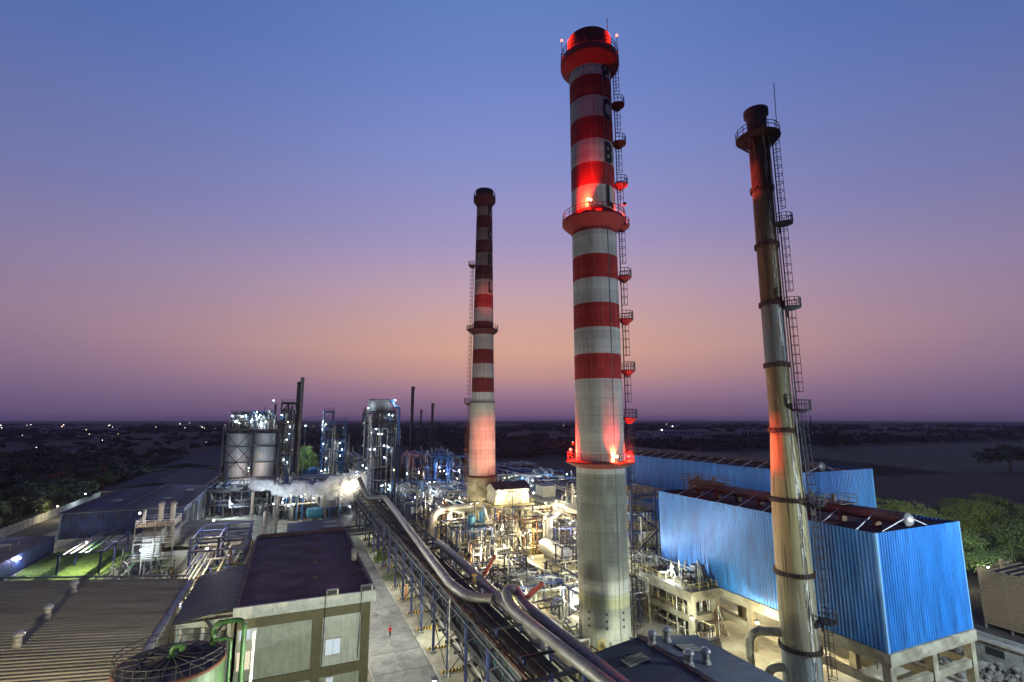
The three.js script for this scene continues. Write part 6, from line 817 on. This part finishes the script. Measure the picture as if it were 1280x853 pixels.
// back of the plant
poleLamp('slim pole lamp shining on the steam plume behind the office', -3.5, -159, 9.5, COOL, 420);
poleLamp('tall pole lamp shining on the two grey silos', -14, -214, 15, COOL, 900);
poleLamp('tall flood mast with a dazzling blue white head behind the silos', 5.8, -258, 30, COOL, 2600, { r: 0.24, mat: M.railWhite });
for (const [x, y, z, c, I, l] of [[-15, 12.5, -229.5, [1, 0.75, 0.55], 220, 'warm lamp at the foot between the two silos'], [-4, 5.2, -198, COOL, 130, 'cold lamp under the tallest process tower'], [17.8, 12.4, -169.4, WARM, 190, 'bright lamp inside the steam cloud'], [8, 8, -188, COOL, 80, 'cold lamp behind the steam plume'], [2, 6, -180, WARM, 90, 'warm lamp low under the steam plume'], [-8, 41, -236.5, COOL, 160, 'white lamp on the corner top of the tallest process tower'], [-23, 34.5, -236.5, COOL, 160, 'white lamp at the end of the frame above the silos'], [-14, 36, -237, COOL, 110, 'white lamp midway on the frame above the silos'], [27, 37.4, -203.0, COOL, 90, 'white lamp on the top deck of the broad process tower'], [37.6, 40.6, -204.0, COOL, 90, 'white lamp on the blue riser bend'], [52, 15, -187.6, VIOLET, 220, 'violet white lamp high before the flares'], [46, 6, -188, VIOLET, 240, 'violet lamp low in the frames before the flares'], [60, 13.8, -188, VIOLET, 260, 'violet white starlike lamp next to the slim chimney'], [88, 11.5, -170, COOL, 380, 'cold starlike lamp before the maroon hall'], [96, 12.5, -168, COOL, 260, 'cold lamp in the units beyond the pale wall'], [75, 12.6, -160, COOL, 320, 'cold lamp over the far drum behind the pale wall'], [104, 8, -184, WHITE, 300, 'white lamp at the far yard edge']]) smallLamp(x, y, z, c, I, l, null);
{ // treeflood: the wide floodlight on the shed roof corner that lights the trees
  const t = thing('floodlight', 'floodlight on the roof corner of the bright blue shed turned to the trees', 'floodlight', [81.2, 19.4, -44]);
  part(t, 'housing', BOX, M.steelGrey, [-0.2, 0, 0], [0.3, 0.4, 0.5]); part(t, 'bracket', BOX, M.steelGrey, [-0.6, -0.2, 0], [0.8, 0.08, 0.08]); part(t, 'lamp_glass', BOX, glow(GREENISH, 12), [-0.03, 0, 0], [0.04, 0.3, 0.4]);
  const s = new THREE.SpotLight(new THREE.Color(...GREENISH), 9500, 0, 0.42, 0.6, 2); s.position.set(0.1, 0, 0); s.target.position.set(66, -13, -30); s.castShadow = true; t.add(s, s.target);
}
seed = 4321;
for (let i = 0; i < 96; i++) { const [X, Z, Y] = pickOf([[[-4.8, 1], -236.4, [4, 38]], [[-23, -7], -236.5, [30, 35]], [[12.8, 22.6], -238.4, [4, 32]], [[26.5, 38], -203.4, [4, 35]], [[40, 64], -189, [3, 14]], [[22, 27], -199, [4, 17]], [[-4, 22], -185.4, [3, 9]]]); smallLamp(R(...X), R(...Y), Z + R(-0.2, 0.6), rnd() < 0.25 ? WARM : COOL, R(8, 36), 'small white lamp on a deck of the far process units', 'lamps on the far process units'); }
for (const [x, z, h, I, l] of [[36.5, -103.5, 15.5, 5040, 'slim flood mast over the yard, beside the blue columns'], [45.6, -104, 17, 5712, 'slim flood mast over the yard by the lying drum'], [60.5, -101, 16, 5040, 'slim flood mast over the yard by the narrow stair frame'], [37.2, -79, 14, 3696, 'slim flood mast over the yard beside the relief ducts'], [38.6, -147, 15, 4368, 'slim flood mast beside the slim chimney foot'], [59.5, -140, 16, 4704, 'slim flood mast by the long pale wall'], [51, -86, 14, 3696, 'slim flood mast in the braced blue frame behind the banded chimney'], [47, -166, 16, 3360, 'slim flood mast in the dim frames behind the slim chimney']]) {
  const t = thing('floodlight_pole', l, 'floodlight', [x, 0, z]); part(t, 'pole', CYLS, M.steelBlack, [0, h / 2 + 0.15, 0], [0.08, h + 0.3, 0.08]); part(t, 'crossbar', BOX, M.steelBlack, [0, h + 0.3, 0], [1.6, 0.1, 0.1]);
  for (const a of [-0.7, 0.7]) { part(t, 'housing', lathe([[0.05, 0.22], [0.2, 0.2], [0.36, -0.05]], 12), M.steelBlack, [a, h, 0]); part(t, 'lamp_bulb', SPH, glow(WARM, 20), [a, h - 0.05, 0], [0.17, 0.17, 0.17]).castShadow = false; }
  const L = new THREE.SpotLight(new THREE.Color(...WARM), I, 0, 1.2, 0.55, 2); L.position.set(0, h - 0.25, 0); L.target.position.set(0, 0, 0.01); L.castShadow = true; t.add(L, L.target);
}
// the process yard
for (const [x, y, z, c, I, l] of [[33.2, 5.2, -71, WARM, 200], [44.6, 5.6, -70, WARM, 110], [49, 7, -79.4, WARM, 220], [41, 7.6, -97.8, WARM, 240], [46.2, 15, -113.6, WARM, 260], [55, 15.2, -112.8, WARM, 240], [33.4, 12, -118, WARM, 200], [60, 12, -116, WARM, 260], [64.6, 11.6, -119, WARM, 220], [44, 11.4, -137, WARM, 220], [36, 6.2, -99, WARM, 312], [44.6, 6.4, -92, WARM, 312], [46.2, 3, -79, GREENISH, 283], [43, 9.4, -104, WARM, 312], [50, 8.4, -104.6, WARM, 312], [58.6, 9.8, -101.6, WHITE, 342], [36.5, 10.4, -121, WARM, 312], [47.5, 10, -119, WARM, 280], [57, 9.4, -119.5, WARM, 280], [40, 8.2, -143.5, WHITE, 312], [55, 9.6, -147, WHITE, 312], [30.4, 5.6, -66, WARM, 109], [35.4, 4.4, -78, WARM, 280], [38.2, 7.2, -52.2, GREENISH, 211], [63.4, 8.8, -96, WARM, 312], [62.4, 13, -92, WARM, 280], [47, 10, -170, COOL, 312], [38, 9, -160, COOL, 312], [58, 9.2, -158, COOL, 312], [40, 2, -108, WARM, 193], [52, 2, -88, WARM, 222], [60, 2.2, -94, WARM, 222], [65.4, 6, -112, WARM, 267], [65.2, 6, -132, WHITE, 267]]) smallLamp(x, y, z, c, I, undefined, LAMPGROUP);
for (const [x, y, z, c, I, l] of [[58.2, 8.6, -68, COOL, 110, 'white floodlight on the concrete platform shining on the blue ribbed wall'], [57.6, 9.6, -81, COOL, 110, 'white floodlight at the chimney end of the concrete platform'], [60.6, 5.2, -54, WARM, 230, 'warm floodlight under the blue shed edge'], [70, 4.6, -52, WARM, 300, 'warm floodlight hanging under the blue shed floor'], [72, 4.6, -66, WARM, 240, 'second warm floodlight deeper under the blue shed floor'], [55, 4.4, -60.5, GREENISH, 200, 'greenish floodlight by the transformer'], [99, 8, -88, COOL, 900, 'cold floodlight between the two blue sheds']]) smallLamp(x, y, z, c, I, l, null);
poleLamp('floodlight mast before the blue shed end, outside the frame', 78, -10, 22, COOL, 8500, { r: 0.22 }); poleLamp('tall floodlight mast hidden behind the banded chimney', 47.6, -76, 12.5, COOL, 640); poleLamp('small floodlight pole by the trees past the blue shed', 124, -55, 5, GREENISH, 90);
for (const [x, z, I] of [[23, -80, 120], [23, -105, 100], [23, -130, 100], [23, -152, 100]]) smallLamp(x, 3.7, z, GREENISH, I, 'greenish white floodlight on the road side of the pipe rack', 'floodlights of the road under the rack');
renderScene();
function renderScene() {
  const renderer = new THREE.WebGLRenderer({ antialias: true });
  renderer.shadowMap.enabled = true; renderer.toneMapping = THREE.LinearToneMapping; renderer.toneMappingExposure = EXPOSURE;
  renderer.render(scene, camera);
}
